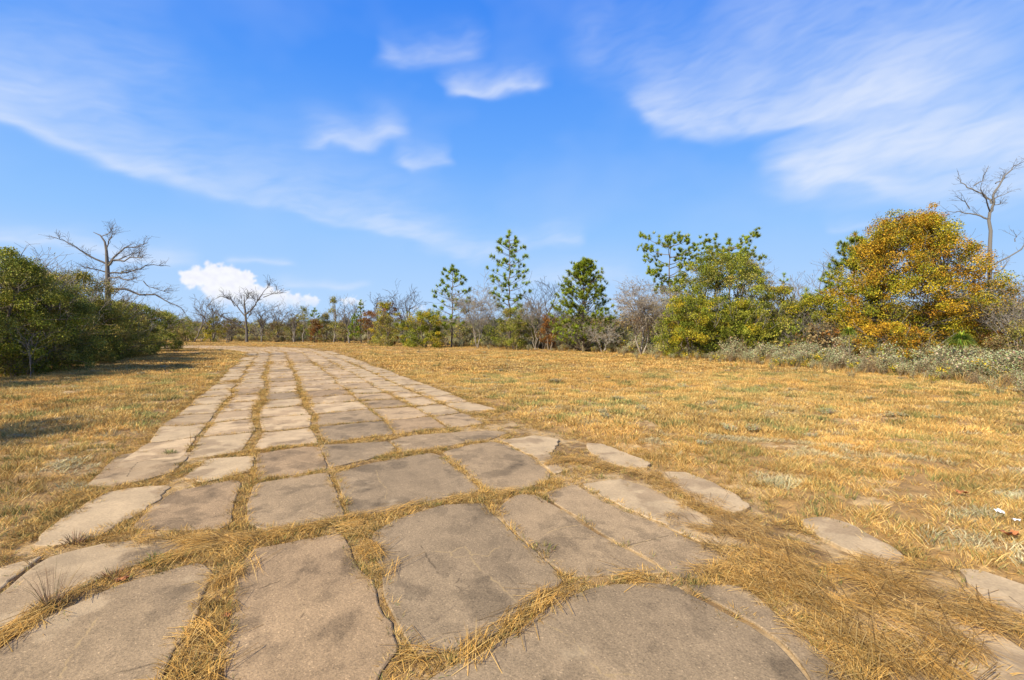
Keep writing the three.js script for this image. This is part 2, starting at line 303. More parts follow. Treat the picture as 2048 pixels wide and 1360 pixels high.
function slabGeometry(poly, seed, top, chip = 0.022, wider = 0) {
  // poly: corner points on the ground, anticlockwise or not; edges get small chips, corners wear round
  const r = rng(seed), pts = [];
  const area = poly.reduce((a, p, i) => { const q = poly[(i + 1) % poly.length]; return a + p[0] * q[1] - q[0] * p[1]; }, 0);
  const ring = area > 0 ? poly : [...poly].reverse();
  for (let k = 0; k < ring.length; k++) {
    const a = ring[k], b = ring[(k + 1) % ring.length], len = Math.hypot(b[0] - a[0], b[1] - a[1]), n = Math.max(1, Math.round(len / top));
    for (let m = 0; m < n; m++) { const f = m / n, c = m ? chip : 0.008; pts.push([mix(a[0], b[0], f) + (r() - 0.5) * c, mix(a[1], b[1], f) + (r() - 0.5) * c]); }
  }
  let rr = pts.map((p, i) => { const a = pts[(i + pts.length - 1) % pts.length], b = pts[(i + 1) % pts.length]; return [p[0] * 0.76 + (a[0] + b[0]) * 0.12, p[1] * 0.76 + (a[1] + b[1]) * 0.12]; });
  if (wider) rr = rr.map((p, i) => { const a = rr[(i + rr.length - 1) % rr.length], b = rr[(i + 1) % rr.length], ex = b[0] - a[0], ez = b[1] - a[1], l = Math.hypot(ex, ez) || 1; return [p[0] + ez / l * wider, p[1] - ex / l * wider]; });
  const n = rr.length, cx = rr.reduce((a, p) => a + p[0], 0) / n, cz = rr.reduce((a, p) => a + p[1], 0) / n;
  const tx = (r() - 0.5) * 0.003, tz = (r() - 0.5) * 0.003, y0 = 0.010 + r() * 0.006;
  const inset = rr.map((p, i) => { const a = rr[(i + n - 1) % n], b = rr[(i + 1) % n]; let ex = b[0] - a[0], ez = b[1] - a[1]; const l = Math.hypot(ex, ez) || 1; return [p[0] - ez / l * 0.010, p[1] + ex / l * 0.010]; });
  const pos = [], uv = [], idx = [];
  const put = (p, y) => { pos.push(p[0], y, p[1]); uv.push(...paveUV(p[0], p[1])); };
  const H = (p) => y0 + (p[0] - cx) * tx + (p[1] - cz) * tz;
  inset.forEach((p) => put(p, H(p)));
  rr.forEach((p) => put(p, H(p) - 0.005));
  rr.forEach((p) => put(p, -0.05));
  for (const [a, b, c] of THREE.ShapeUtils.triangulateShape(inset.map((p) => new THREE.Vector2(p[0], p[1])), [])) idx.push(a, c, b);
  for (let k = 0; k < n; k++) { const q = (k + 1) % n; for (const o of [0, n]) idx.push(o + k, o + q, o + n + k, o + q, o + n + q, o + n + k); }
  const g = new THREE.BufferGeometry(); g.setAttribute('position', new THREE.Float32BufferAttribute(pos, 3)); g.setAttribute('uv', new THREE.Float32BufferAttribute(uv, 2)); g.setIndex(idx);
  slabPolys.push({ p: rr, x0: Math.min(...rr.map((q) => q[0])), x1: Math.max(...rr.map((q) => q[0])), z0: Math.min(...rr.map((q) => q[1])), z1: Math.max(...rr.map((q) => q[1])) });
  const flat = g.toNonIndexed(); flat.computeVertexNormals(); return flat;
}
function slab(poly, seed, material, step, chip, wider) { const m = new THREE.Mesh(slabGeometry(poly, seed, step, chip, wider), material); m.name = 'slab'; m.castShadow = m.receiveShadow = true; road.add(m); }
// the near slabs, outlines as they lie
const near = [
  [[-60, 1345], [0, 1303], [90, 1240], [240, 1172], [395, 1126], [428, 1150], [403, 1192], [386, 1250], [342, 1302], [318, 1362], [280, 1500], [-400, 1700], [-420, 1500]],
  [[506, 1100], [581, 1087], [684, 1068], [699, 1097], [716, 1141], [748, 1165], [752, 1206], [762, 1232], [784, 1246], [784, 1276], [800, 1300], [756, 1346], [735, 1420], [700, 1600], [430, 1600], [451, 1360], [455, 1302], [461, 1254], [468, 1199], [474, 1155]],
  [[747, 1066], [790, 1042], [839, 1025], [890, 1011], [969, 1008], [983, 1032], [1010, 1052], [1044, 1086], [1072, 1107], [1096, 1131], [1126, 1165], [1096, 1189], [1055, 1213], [1010, 1251], [959, 1292], [901, 1305], [839, 1312], [819, 1292], [795, 1244], [771, 1196], [767, 1151], [746, 1100]],
  [[998, 1016], [1027, 993], [1068, 989], [1092, 1003], [1147, 1037], [1181, 1061], [1225, 1088], [1300, 1127], [1338, 1150], [1297, 1150], [1178, 1155], [1144, 1158], [1100, 1131], [1076, 1105], [1048, 1084], [1013, 1050]],
  [[1090, 986], [1150, 969], [1190, 996], [1249, 1025], [1300, 1042], [1391, 1085], [1472, 1118], [1439, 1122], [1399, 1158], [1362, 1160], [1308, 1124], [1232, 1085], [1188, 1058], [1154, 1034], [1099, 1000]],
  [[1066, 1238], [1113, 1203], [1200, 1172], [1300, 1166], [1352, 1172], [1384, 1194], [1420, 1210], [1457, 1232], [1501, 1254], [1530, 1276], [1552, 1287], [1588, 1327], [1640, 1400], [1700, 1600], [740, 1600], [850, 1362], [908, 1332], [962, 1310], [1013, 1277]],
  [[1372, 1170], [1483, 1172], [1519, 1196], [1563, 1241], [1610, 1278], [1658, 1318], [1720, 1368], [1760, 1450], [1690, 1480], [1600, 1326], [1561, 1284], [1540, 1271], [1511, 1249], [1467, 1227], [1430, 1205], [1394, 1190]],
  [[1740, 1300], [1790, 1295], [1960, 1352], [2100, 1450], [1900, 1480], [1790, 1368]],
  [[98, 1116], [160, 1100], [210, 1088], [300, 1080], [400, 1085], [430, 1092], [376, 1108], [290, 1124], [205, 1155], [137, 1186], [85, 1212], [0, 1262], [-100, 1320], [-100, 1250], [0, 1192], [58, 1143]],
  [[262, 1058], [300, 1022], [345, 985], [400, 975], [470, 960], [482, 968], [465, 1010], [462, 1045], [440, 1060], [330, 1062]],
  [[512, 968], [560, 960], [655, 946], [672, 985], [680, 1010], [690, 1036], [640, 1045], [540, 1064], [500, 1050], [495, 1010]],
  [[668, 948], [745, 927], [862, 906], [880, 912], [915, 942], [962, 980], [940, 988], [880, 997], [800, 1018], [700, 1036], [690, 1010], [680, 975]],
  [[885, 905], [940, 890], [985, 884], [1015, 893], [1060, 915], [1100, 948], [1096, 962], [1040, 980], [985, 985], [975, 978], [925, 935]],
  [[175, 972], [235, 912], [280, 905], [330, 912], [385, 905], [345, 945], [300, 958], [230, 972]],
  [[515, 908], [610, 894], [640, 895], [655, 938], [600, 948], [515, 960]],
  [[640, 891], [745, 886], [775, 884], [795, 902], [740, 918], [662, 936]],
  [[780, 882], [820, 872], [900, 866], [985, 862], [1015, 866], [980, 880], [940, 884], [870, 898], [805, 904]],
];
const nearSand = [
  [[1165, 968], [1240, 958], [1330, 990], [1422, 1040], [1430, 1072], [1440, 1095], [1391, 1081], [1300, 1038], [1200, 990]],
  [[1740, 1225], [1800, 1212], [1880, 1220], [1960, 1250], [2060, 1310], [2160, 1390], [2040, 1390], [1930, 1335], [1850, 1300], [1790, 1262]],
  [[1600, 1040], [1650, 1035], [1700, 1048], [1750, 1076], [1800, 1105], [1812, 1122], [1770, 1130], [1722, 1108], [1680, 1096], [1630, 1070]],
  [[1915, 1140], [1965, 1142], [2030, 1165], [2110, 1195], [2210, 1255], [2100, 1250], [2020, 1222], [1960, 1195], [1930, 1165]],
  [[1325, 945], [1370, 945], [1430, 968], [1480, 995], [1500, 1015], [1470, 1028], [1410, 1012], [1370, 985], [1340, 968]],
  [[-100, 1170], [0, 1138], [88, 1112], [52, 1138], [-5, 1186], [-100, 1240]],
  [[62, 1092], [130, 1030], [215, 985], [300, 972], [340, 972], [325, 995], [275, 1028], [215, 1065], [160, 1082], [110, 1092]],
  [[1000, 882], [1070, 872], [1120, 880], [1100, 910], [1125, 945], [1110, 950], [1070, 915], [1020, 890]],
  [[1172, 886], [1210, 890], [1255, 908], [1300, 925], [1296, 936], [1240, 934], [1200, 918], [1178, 902]],
  [[365, 955], [420, 918], [510, 912], [500, 945], [470, 950], [405, 966]],
];
near.forEach((p, k) => slab(p.map(([x, y]) => gpt(x, y)), 100 + k, slabMats[[0, 1, 2, 0, 4, 2, 0, 3, 0, 1, 0, 2, 0, 3, 1, 2, 0][k]], 0.12, 0.022, k > 2 && k < 7 ? 0 : 0.008));
nearSand.forEach((p, k) => slab(p.map(([x, y]) => gpt(x, y)), 200 + k, slabSand, 0.10, 0.075));
// the rest of the grid, row by row down the road; past the start of the bend joined as one part
{
  const r = rng(21), cols = [-3.52, -2.68, -1.8, -0.67, 0.69, 1.72, 2.62, 3.52], gap = [0.05, 0.055, 0.09, 0.075, 0.028, 0.022, 0.055, 0.05], rows = [9.85];
  while (rows.at(-1) < 96) rows.push(rows.at(-1) + 1.35 + r() * 0.55);
  const line = (k, t) => rows[k] + 0.07 * t + 0.16 * noiseB(k * 3.7, t * 0.8), shift = (j, s) => cols[j] + 0.10 * noiseA(j * 5.3, s * 0.30) + (j % 7 ? 0 : 0.12 * noiseC(j, s * 0.9));
  const joined = []; let count = 0;
  for (let k = 0; k + 1 < rows.length; k++) for (let j = 0; j < 7; j++) {
    const far = rows[k] > 47, g0 = 0.020 + 0.05 * r() * r(), g1 = 0.020 + 0.05 * r() * r(), a = gap[j] * (0.6 + r() * 0.7), b = gap[j + 1] * (0.6 + r() * 0.7);
    const mid = (rows[k] + rows[k + 1]) / 2, tl = shift(j, mid) + a, tr = shift(j + 1, mid) - b, corner = (q, t, g) => roadPoint(line(q, t) + g, t);
    if ((j === 0 || j === 6) && r() < 0.16) continue;         // strips lost under sand and grass
    const poly = [corner(k, shift(j, rows[k]) + a, g0), corner(k, (tl + tr) / 2, g0 * (0.6 + r())), corner(k, shift(j + 1, rows[k]) - b, g0), corner(k + 1, shift(j + 1, rows[k + 1]) - b, -g1), corner(k + 1, (tl + tr) / 2, -g1 * (0.6 + r())), corner(k + 1, shift(j, rows[k + 1]) + a, -g1)];
    const sandy = r() < [0.8, 0.5, 0.24, 0.05, 0.06, 0.4, 0.88][j] * (rows[k] > 22 ? 1.15 : 0.9);
    if (far) joined.push(slabGeometry(poly, 1000 + k * 9 + j, 0.8)); else { slab(poly, 1000 + k * 9 + j, sandy ? slabSand : r() < 0.75 ? paleSheenMats[r() * 4 | 0] : slabMats[r() * 5 | 0], rows[k] < 20 ? 0.18 : 0.3); count++; }
  }
  const total = joined.reduce((n, g) => n + g.attributes.position.count, 0), out = new THREE.BufferGeometry();
  for (const [key, w] of [['position', 3], ['normal', 3], ['uv', 2]]) { const arr = new Float32Array(total * w); let o = 0; for (const g of joined) { arr.set(g.attributes[key].array, o); o += g.attributes[key].array.length; } out.setAttribute(key, new THREE.BufferAttribute(arr, w)); }
  const m = new THREE.Mesh(out, paleSheenMats[0]); m.name = 'far_slabs'; m.castShadow = m.receiveShadow = true; tag(m, null, null, null, 'stuff'); road.add(m);
}
function insideSlab(x, z, margin) {
  for (const s of slabPolys) {
    if (x < s.x0 || x > s.x1 || z < s.z0 || z > s.z1) continue;
    const p = s.p; let c = false, near2 = 1e9;
    for (let i = 0, j = p.length - 1; i < p.length; j = i++) {
      if ((p[i][1] > z) !== (p[j][1] > z) && x < (p[j][0] - p[i][0]) * (z - p[i][1]) / (p[j][1] - p[i][1]) + p[i][0]) c = !c;
      const dx = p[j][0] - p[i][0], dz = p[j][1] - p[i][1], u = clamp(((x - p[i][0]) * dx + (z - p[i][1]) * dz) / (dx * dx + dz * dz || 1));
      near2 = Math.min(near2, (x - p[i][0] - u * dx) ** 2 + (z - p[i][1] - u * dz) ** 2);
    }
    if (c) return near2 > margin * margin;
  }
  return false;
}

// ---------------------------------------------------------------- grass
const STRAW = [[0.66, 0.455, 0.165], [0.60, 0.39, 0.125], [0.70, 0.52, 0.22], [0.50, 0.31, 0.09], [0.62, 0.37, 0.10], [0.40, 0.25, 0.08]], GREENISH = [[0.26, 0.26, 0.09], [0.34, 0.30, 0.11], [0.20, 0.23, 0.07]], GREY = [[0.46, 0.40, 0.24], [0.38, 0.36, 0.20], [0.54, 0.47, 0.30], [0.55, 0.40, 0.19]];
const pick = (r, list) => list[r() * list.length | 0];
function tuftGeometry(seed, blades, radius, height, width, lie, palette, green = 0) {
  const g = new Geo(), r = rng(seed);
  for (let k = 0; k < blades; k++) {
    const a = r() * 6.283, q = radius * Math.sqrt(r()), h = height * (0.45 + 0.75 * r()), b = a + (r() - 0.5) * 2.4, out = h * (lie * (0.4 + 1.1 * r())), wa = r() * 6.283, w = width * (0.6 + 0.8 * r()), c = r() < green ? pick(r, GREENISH) : pick(r, palette), v = 0.8 + 0.35 * r();
    g.blade(Math.cos(a) * q, -0.01, Math.sin(a) * q, Math.cos(b) * out, h, Math.sin(b) * out, Math.cos(wa) * w, Math.sin(wa) * w, h * 0.28 * r(), c.map((x) => x * v * 0.9), c.map((x) => x * v));
  }
  return g.build();
}
function scatter(name, label, category, geometry, material, spots, kind = 'stuff') {
  const m = new THREE.InstancedMesh(geometry, material, spots.length); m.name = numbered(name);
  const q = new THREE.Quaternion(), e = new THREE.Euler(), M = new THREE.Matrix4(), c = new THREE.Color();
  spots.forEach(([x, y, z, turn, s, sy, col, tiltX = 0, tiltZ = 0], k) => { q.setFromEuler(e.set(tiltX, turn, tiltZ, 'YXZ')); M.compose(V3(x, y, z), q, V3(s, sy, s)); m.setMatrixAt(k, M); if (col) m.setColorAt(k, c.setRGB(...col)); });
  m.castShadow = m.receiveShadow = true;
  scene.add(tag(m, label, category, null, kind));
  return m;
}
// where the scrub begins, right of the road: distance ahead of the edge for a lateral position
const scrubEdge = [[-60, 92], [-40, 84], [-24, 80], [-14, 66], [-8, 58], [-2, 52], [4, 46.5], [8, 42], [11, 34], [13.5, 28], [15.5, 22], [16.5, 17.5], [17.5, 13.5], [19, 9], [20, 4], [21, -6]];
function scrubDepth(x, z) {                                   // > 0 inside the scrub beyond the right verge
  let best = 1e9, side = 1;
  for (let k = 1; k < scrubEdge.length; k++) {
    const [x0, d0] = scrubEdge[k - 1], [x1, d1] = scrubEdge[k], dx = x1 - x0, dd = d1 - d0, u = clamp(((x - x0) * dx + (-z - d0) * dd) / (dx * dx + dd * dd)), ex = x - x0 - u * dx, ed = -z - d0 - u * dd, e = ex * ex + ed * ed;
    if (e < best) { best = e; side = dx * (-z - d0) - dd * (x - x0) > 0 ? 1 : -1; }
  }
  return Math.sqrt(best) * side;
}
const inSight = (x, z, margin) => { const d = -z; return d > -margin && Math.abs(x) < (d + margin) * 1.09 + margin; };
{
  const near1 = tuftGeometry(1, 30, 0.07, 0.085, 0.0024, 0.8, STRAW, 0.10), near2 = tuftGeometry(2, 26, 0.075, 0.06, 0.0026, 1.4, STRAW, 0.04), near3 = tuftGeometry(3, 22, 0.06, 0.075, 0.0026, 0.7, [...STRAW, ...GREENISH], 0.35), greyN = tuftGeometry(4, 20, 0.06, 0.06, 0.003, 1.0, GREY, 0.1);
  const mid1 = tuftGeometry(5, 26, 0.14, 0.10, 0.0050, 0.8, STRAW, 0.06), mid2 = tuftGeometry(6, 24, 0.14, 0.08, 0.0055, 1.2, STRAW, 0.05), mid3 = tuftGeometry(7, 22, 0.12, 0.10, 0.005, 0.8, [...STRAW, ...GREENISH], 0.4), far1 = tuftGeometry(8, 30, 0.34, 0.075, 0.011, 1.3, STRAW, 0.05), far2 = tuftGeometry(9, 28, 0.34, 0.07, 0.012, 1.4, [...STRAW, ...GREENISH], 0.2);
  const L = { near1: [], near2: [], near3: [], greyN: [], mid1: [], mid2: [], mid3: [], greyM: [], far1: [], far2: [] }, r = rng(31);
  const lay = (x, z, band) => {
    const [s, t] = roadST(x, z), e = Math.abs(t) - HALF;
    const edge = e + 0.28 * noiseA(x * 0.9, z * 0.9) + 0.16 * noiseB(x * 3, z * 3);
    if (edge < 0.02) return;
    if (r() > smooth(-0.05, 0.7, edge) * 0.85 + 0.15) return;
    const sc = t > 0 ? scrubDepth(x, z) : -1; if (sc > 2.5) return;
    const bare = fbm(noiseC, x * 0.45 + 70, z * 0.45, 4); if (bare > 0.31 && r() < 0.85) return;
    const warm = fbm(noiseA, x * 0.16, z * 0.16, 3), tone = 1.05 + 0.24 * fbm(noiseC, x * 0.13 + 90, z * 0.13, 3) + 0.40 * fbm(noiseB, x * 0.7, z * 0.7, 3) + 0.55 * (r() - 0.5), patch = fbm(noiseC, x * 0.5, z * 0.5, 4), col = [tone * (1 + 0.06 * warm), tone * (0.99 - 0.05 * warm), tone * (0.96 - 0.16 * warm)];
    const hgt = (0.8 + 0.5 * r()) * (1 + 0.9 * fbm(noiseA, x * 1.1 + 8, z * 1.1, 3)), item = [x, terrain(x, z), z, r() * 6.283, 0.8 + 0.5 * r(), hgt, col, (r() - 0.5) * 0.3, (r() - 0.5) * 0.3];
    if (band === 0) (patch > 0.21 ? L.near3 : patch < -0.29 ? L.greyN : r() < 0.5 ? L.near1 : L.near2).push(item);
    else if (band === 1) (patch > 0.24 ? L.mid3 : patch < -0.28 && r() < 0.6 ? L.greyM : r() < 0.5 ? L.mid1 : L.mid2).push(item);
    else (patch > 0.25 ? L.far2 : L.far1).push(item);
  };
  const fill = (d0, d1, per, band) => { for (let d = d0; d < d1; d += 1) { const w = (d + 4) * 1.09 + 3, n = Math.round(2 * w * per); for (let k = 0; k < n; k++) { const x = (r() * 2 - 1) * w, z = -d - r(); const [, t] = roadST(x, z); if (Math.abs(t) > HALF - 0.4 && x < 24 && x > -40 - d * 0.5) lay(x, z, band); } } };
  fill(-3, 9, 150, 0); fill(9, 22, 70, 1); fill(22, 40, 22, 2); fill(40, 92, 9, 2);
  scatter('verge_grass', 'short golden dry grass covering the verges close by', 'grass', near1, grassMat, L.near1);
  scatter('verge_grass', 'flattened straw coloured grass on the verges close by', 'grass', near2, grassMat, L.near2);
  scatter('green_grass', 'half green grass in patches of the near verges', 'grass', near3, grassMat, L.near3);
  scatter('grey_weeds', 'low grey weeds scattered in the near verges', 'weeds', greyN, grassMat, L.greyN);
  scatter('verge_grass', 'golden dry grass on the verges further along', 'grass', mid1, grassMat, L.mid1);
  scatter('verge_grass', 'flattened golden grass on the verges further along', 'grass', mid2, grassMat, L.mid2);
  scatter('green_grass', 'greener grass patches on the verges further along', 'grass', mid3, grassMat, L.mid3);
  scatter('grey_weeds', 'grey weeds on the verges further along', 'weeds', greyN, grassMat, L.greyM);
  scatter('verge_grass', 'distant golden grass before the tree line', 'grass', far1, grassMat, L.far1);
  scatter('green_grass', 'distant olive grass before the tree line', 'grass', far2, grassMat, L.far2);
  // grass in the joints; the long open crack stays almost bare
  const crackLine = [[1092, 1002], [1147, 1036], [1225, 1087], [1300, 1125], [1365, 1170], [1424, 1207], [1505, 1251], [1556, 1285], [1594, 1326]].map(([a, b]) => gpt(a, b));
  const segDist = (x, z, a, b) => { const dx = b[0] - a[0], dz = b[1] - a[1], u = clamp(((x - a[0]) * dx + (z - a[1]) * dz) / (dx * dx + dz * dz)); return Math.hypot(x - a[0] - u * dx, z - a[1] - u * dz); };
  const joint = [], jointGreen = [], straw = [];
  for (let d = 2.2; d < 60; d += 0.5) {
    const w = (d + 2) * 1.09 + 1, per = d < 8 ? 620 : d < 16 ? 420 : d < 30 ? 150 : 30, n = Math.round(w * per);
    for (let k = 0; k < n; k++) {
      const x = (r() * 2 - 1) * w, z = -d - r() * 0.5, [s, t] = roadST(x, z);
      if (Math.abs(t) > HALF + 0.25) continue;
      const creep = clamp(fbm(noiseB, x * 1.7 + 60, z * 1.7, 3) * 1.6), margin = 0.014 + r() * r() * creep * (Math.abs(t) > 2.2 ? 0.34 : 0.09);
      if (crackLine.some(([ax, az], q) => q && segDist(x, z, crackLine[q - 1], crackLine[q]) < 0.05) && r() < 0.9) continue;
      if (t > 1.9 && d < 11 && r() < 0.6) continue;
      if (insideSlab(x, z, margin)) continue;
      const lush = fbm(noiseC, x * 0.8 + 9, z * 0.8, 3) + 0.35 * fbm(noiseA, x * 4, z * 4, 2) + (Math.abs(t) < 2.4 ? 0.12 : -0.22);
      if (lush < -0.22 && r() < 0.75) continue;
      const tone = r() < 0.18 ? 0.5 : 0.9 + 0.5 * (r() - 0.5), big = d < 12 ? 1 : d < 25 ? 1.5 : 2.4;
      (fbm(noiseB, x * 1.5, z * 1.5, 3) > 0.18 && r() < 0.6 ? jointGreen : joint).push([x, 0.0, z, r() * 6.283, (0.55 + 0.45 * r()) * big, (0.32 + 0.55 * r()) * (0.65 + 0.7 * clamp(lush + 0.3)) * (d < 12 ? 1 : d < 25 ? 0.95 : 0.7), [tone, tone * 0.98, tone * 0.92], (r() - 0.5) * 0.7, (r() - 0.5) * 0.7]);
    }
  }
  scatter('joint_grass', 'dry straw grass growing in the joints between slabs', 'grass', near2, grassMat, joint);
  scatter('joint_grass', 'greener grass growing in the joints between slabs', 'grass', near3, grassMat, jointGreen);
  // long dead stalks lying in swaths: over the first cross joints and over the broken right edge
  const stalk = (() => { const g = new Geo(), q = rng(44); for (let k = 0; k < 13; k++) { const x = (q() - 0.5) * 0.12, z = (q() - 0.5) * 0.14, l = 0.12 + 0.34 * q(), a = (q() - 0.5) * 1.5, c = pick(q, STRAW), v = q() < 0.22 ? 0.35 : 0.75 + 0.4 * q(); g.blade(x - Math.cos(a) * l / 2, 0.004 + q() * 0.02, z - Math.sin(a) * l / 2, Math.cos(a) * l, 0.01 + 0.03 * q(), Math.sin(a) * l, -Math.sin(a) * 0.0016, Math.cos(a) * 0.0016, 0.03 * q(), c.map((u) => u * v), c.map((u) => u * v)); } return g.build(); })();
  const swath = (path, width, count, spread, pile) => {
    const p = path.map(([x, y]) => gpt(x, y));
    for (let k = 0; k < count; k++) {
      const q = 1 + (r() * (p.length - 1) | 0), u = r(), dx = p[q][0] - p[q - 1][0], dz = p[q][1] - p[q - 1][1], l = Math.hypot(dx, dz), off = (r() + r() + r() - 1.5) * width, x = p[q - 1][0] + dx * u - dz / l * off, z = p[q - 1][1] + dz * u + dx / l * off, v = 0.55 + 0.75 * r(), hue = r();
      const holes = fbm(noiseC, x * 2.2 + 5, z * 2.2, 3); if (holes > 0.14) continue;
      straw.push([x, 0.012 + pile * r() * r() * Math.max(0, 1 - Math.abs(off) / width), z, -Math.atan2(dz, dx) + (r() - 0.5) * spread, 0.8 + 0.6 * r(), 1, [v, v * (0.90 + 0.12 * hue), v * (0.65 + 0.4 * hue)], (r() - 0.5) * 0.25, (r() - 0.5) * 0.12]);
    }
  };
  swath([[1390, 1030], [1470, 1085], [1560, 1150], [1650, 1225], [1760, 1320], [1830, 1390]], 0.38, 310, 1.4, 0.04);
  swath([[1560, 1090], [1680, 1160], [1800, 1240], [1960, 1320]], 0.24, 110, 1.8, 0.02);
  swath([[1700, 1130], [1850, 1190], [2060, 1290]], 0.34, 120, 2.0, 0.02);
  swath([[1400, 1150], [1500, 1150], [1560, 1200]], 0.16, 70, 2.2, 0.02);
  swath([[1270, 940], [1400, 1010], [1520, 1075]], 0.22, 100, 2.0, 0.02);
  swath([[1100, 925], [1160, 925], [1240, 940]], 0.22, 110, 2.2, 0.03);
  swath([[230, 1085], [330, 1090], [440, 1085], [540, 1072], [660, 1052]], 0.11, 110, 1.1, 0.02);
  swath([[0, 1290], [90, 1226], [210, 1163], [330, 1122], [440, 1096]], 0.06, 45, 1.2, 0.02);
  swath([[470, 1080], [455, 1150], [425, 1230], [390, 1310], [370, 1400]], 0.11, 60, 1.6, 0.02);
  swath([[700, 1050], [730, 1090], [745, 1130], [758, 1170]], 0.07, 40, 3.0, 0.03);
  swath([[700, 1040], [830, 1015], [960, 995], [1040, 985]], 0.06, 30, 1.4, 0.02);
  swath([[840, 1320], [930, 1310], [1010, 1265], [1080, 1215], [1160, 1170], [1290, 1160]], 0.055, 30, 1.3, 0.02);
  scatter('straw_litter', 'long dead grass stalks lying in swaths over the slabs', 'straw', stalk, grassMat, straw);
}

// ---------------------------------------------------------------- plants: builders
const WOOD = { grey: [0.21, 0.185, 0.155], dark: [0.085, 0.07, 0.055], brown: [0.15, 0.115, 0.08], pale: [0.32, 0.285, 0.235] };
const LEAF = {
  oak: [[0.212, 0.246, 0.026], [0.151, 0.182, 0.018], [0.302, 0.309, 0.036], [0.111, 0.137, 0.013], [0.403, 0.364, 0.046]],
  dark: [[0.122, 0.155, 0.021], [0.091, 0.113, 0.015], [0.203, 0.218, 0.029], [0.304, 0.265, 0.049]],
  thick: [[0.184, 0.216, 0.035], [0.136, 0.160, 0.026], [0.272, 0.288, 0.048], [0.368, 0.336, 0.080], [0.096, 0.120, 0.021]],
  olive: [[0.292, 0.278, 0.055], [0.219, 0.228, 0.041], [0.365, 0.320, 0.072], [0.163, 0.169, 0.030], [0.420, 0.320, 0.081]],
  yellow: [[0.419, 0.345, 0.024], [0.274, 0.273, 0.021], [0.531, 0.389, 0.028], [0.177, 0.194, 0.017]],
  orange: [[0.50, 0.275, 0.018], [0.42, 0.235, 0.02], [0.55, 0.34, 0.025], [0.28, 0.20, 0.02], [0.15, 0.135, 0.02], [0.36, 0.17, 0.018]],
  rust: [[0.286, 0.116, 0.025], [0.220, 0.094, 0.021], [0.176, 0.099, 0.028], [0.363, 0.165, 0.035]],
  tan: [[0.359, 0.260, 0.120], [0.276, 0.202, 0.092], [0.221, 0.164, 0.074], [0.193, 0.171, 0.055]],
  pine: [[0.285, 0.366, 0.030], [0.210, 0.287, 0.027], [0.373, 0.425, 0.039], [0.163, 0.227, 0.022]],
  pineBright: [[0.275, 0.330, 0.026], [0.207, 0.264, 0.020], [0.343, 0.370, 0.033], [0.152, 0.198, 0.017]],
  sage: [[0.36, 0.36, 0.20], [0.28, 0.29, 0.15], [0.44, 0.41, 0.25], [0.22, 0.20, 0.10], [0.34, 0.27, 0.15]],
};
function wobble(r, a, b, n, amp) { const out = []; for (let k = 0; k <= n; k++) { const f = k / n, e = amp * Math.sin(f * Math.PI); out.push(V3(mix(a.x, b.x, f) + (r() - 0.5) * e, mix(a.y, b.y, f) + (r() - 0.5) * e * 0.6, mix(a.z, b.z, f) + (r() - 0.5) * e)); } return out; }
function taper(n, r0, r1) { return Array.from({ length: n + 1 }, (_, k) => mix(r0, r1, k / n)); }
// one limb with its side shoots, down to twigs
function grow(g, r, p, dir, len, rad, depth, o, tips) {
  const n = depth > 1 ? 5 : 3, pts = [p.clone()], d = dir.clone().normalize(), q = p.clone();
  for (let k = 0; k < n; k++) { d.x += (r() - 0.5) * o.bend; d.y += (r() - 0.5) * o.bend + o.lift; d.z += (r() - 0.5) * o.bend; d.normalize(); q.addScaledVector(d, len / n); pts.push(q.clone()); }
  g.tube(pts, taper(n, rad, Math.max(o.thin ?? 0.004, rad * (depth ? 0.42 : 0.3))), depth > 2 ? 6 : depth > 1 ? 4 : 3, o.col);
  if (tips) tips.push([q.clone(), d.clone(), depth]);
  if (!depth) return;
  const kids = o.kids[depth] ?? 3;
  for (let k = 0; k < kids; k++) {
    const f = 0.25 + 0.75 * (k + r()) / kids, at = Math.min(n - 1, Math.floor(f * n)), s = V3().lerpVectors(pts[at], pts[at + 1], f * n - at), a = r() * 6.283, side = V3(Math.cos(a), (r() - 0.35) * 0.8, Math.sin(a)), nd = d.clone().multiplyScalar(1 - o.open).addScaledVector(side, o.open);
    grow(g, r, s, nd, len * (0.42 + 0.32 * r()), Math.max(o.thin ?? 0.004, rad * 0.5), depth - 1, o, tips);
  }
}
function leafClump(g, r, x, y, z, rad, n, size, palette, flat = 0.75) {
  const tone = 0.78 + 0.45 * r(), lead = pick(r, palette);
  for (let k = 0; k < n; k++) {
    let a, b, c; do { a = r() * 2 - 1; b = r() * 2 - 1; c = r() * 2 - 1; } while (a * a + b * b + c * c > 1);
    const f = 0.55 + 0.45 * Math.sqrt(a * a + b * b + c * c), px = x + a * rad * f, py = y + b * rad * f * flat, pz = z + c * rad * f, u = r() * 6.283, v = (r() - 0.5) * 2.2, s = size * (0.6 + 0.8 * r()), ax = Math.cos(u) * Math.cos(v) * s, ay = Math.sin(v) * s, az = Math.sin(u) * Math.cos(v) * s, w = r() * 6.283, hw = s * 0.36, bx = -Math.sin(u) * hw * Math.cos(w), bz = Math.cos(u) * hw * Math.cos(w), by = Math.sin(w) * hw;
    const cc = r() < 0.55 ? lead : pick(r, palette), t = tone * (0.8 + 0.4 * r());
    g.leaf(px, py, pz, ax, ay, az, bx, by, bz, cc.map((q) => q * t));
  }
}
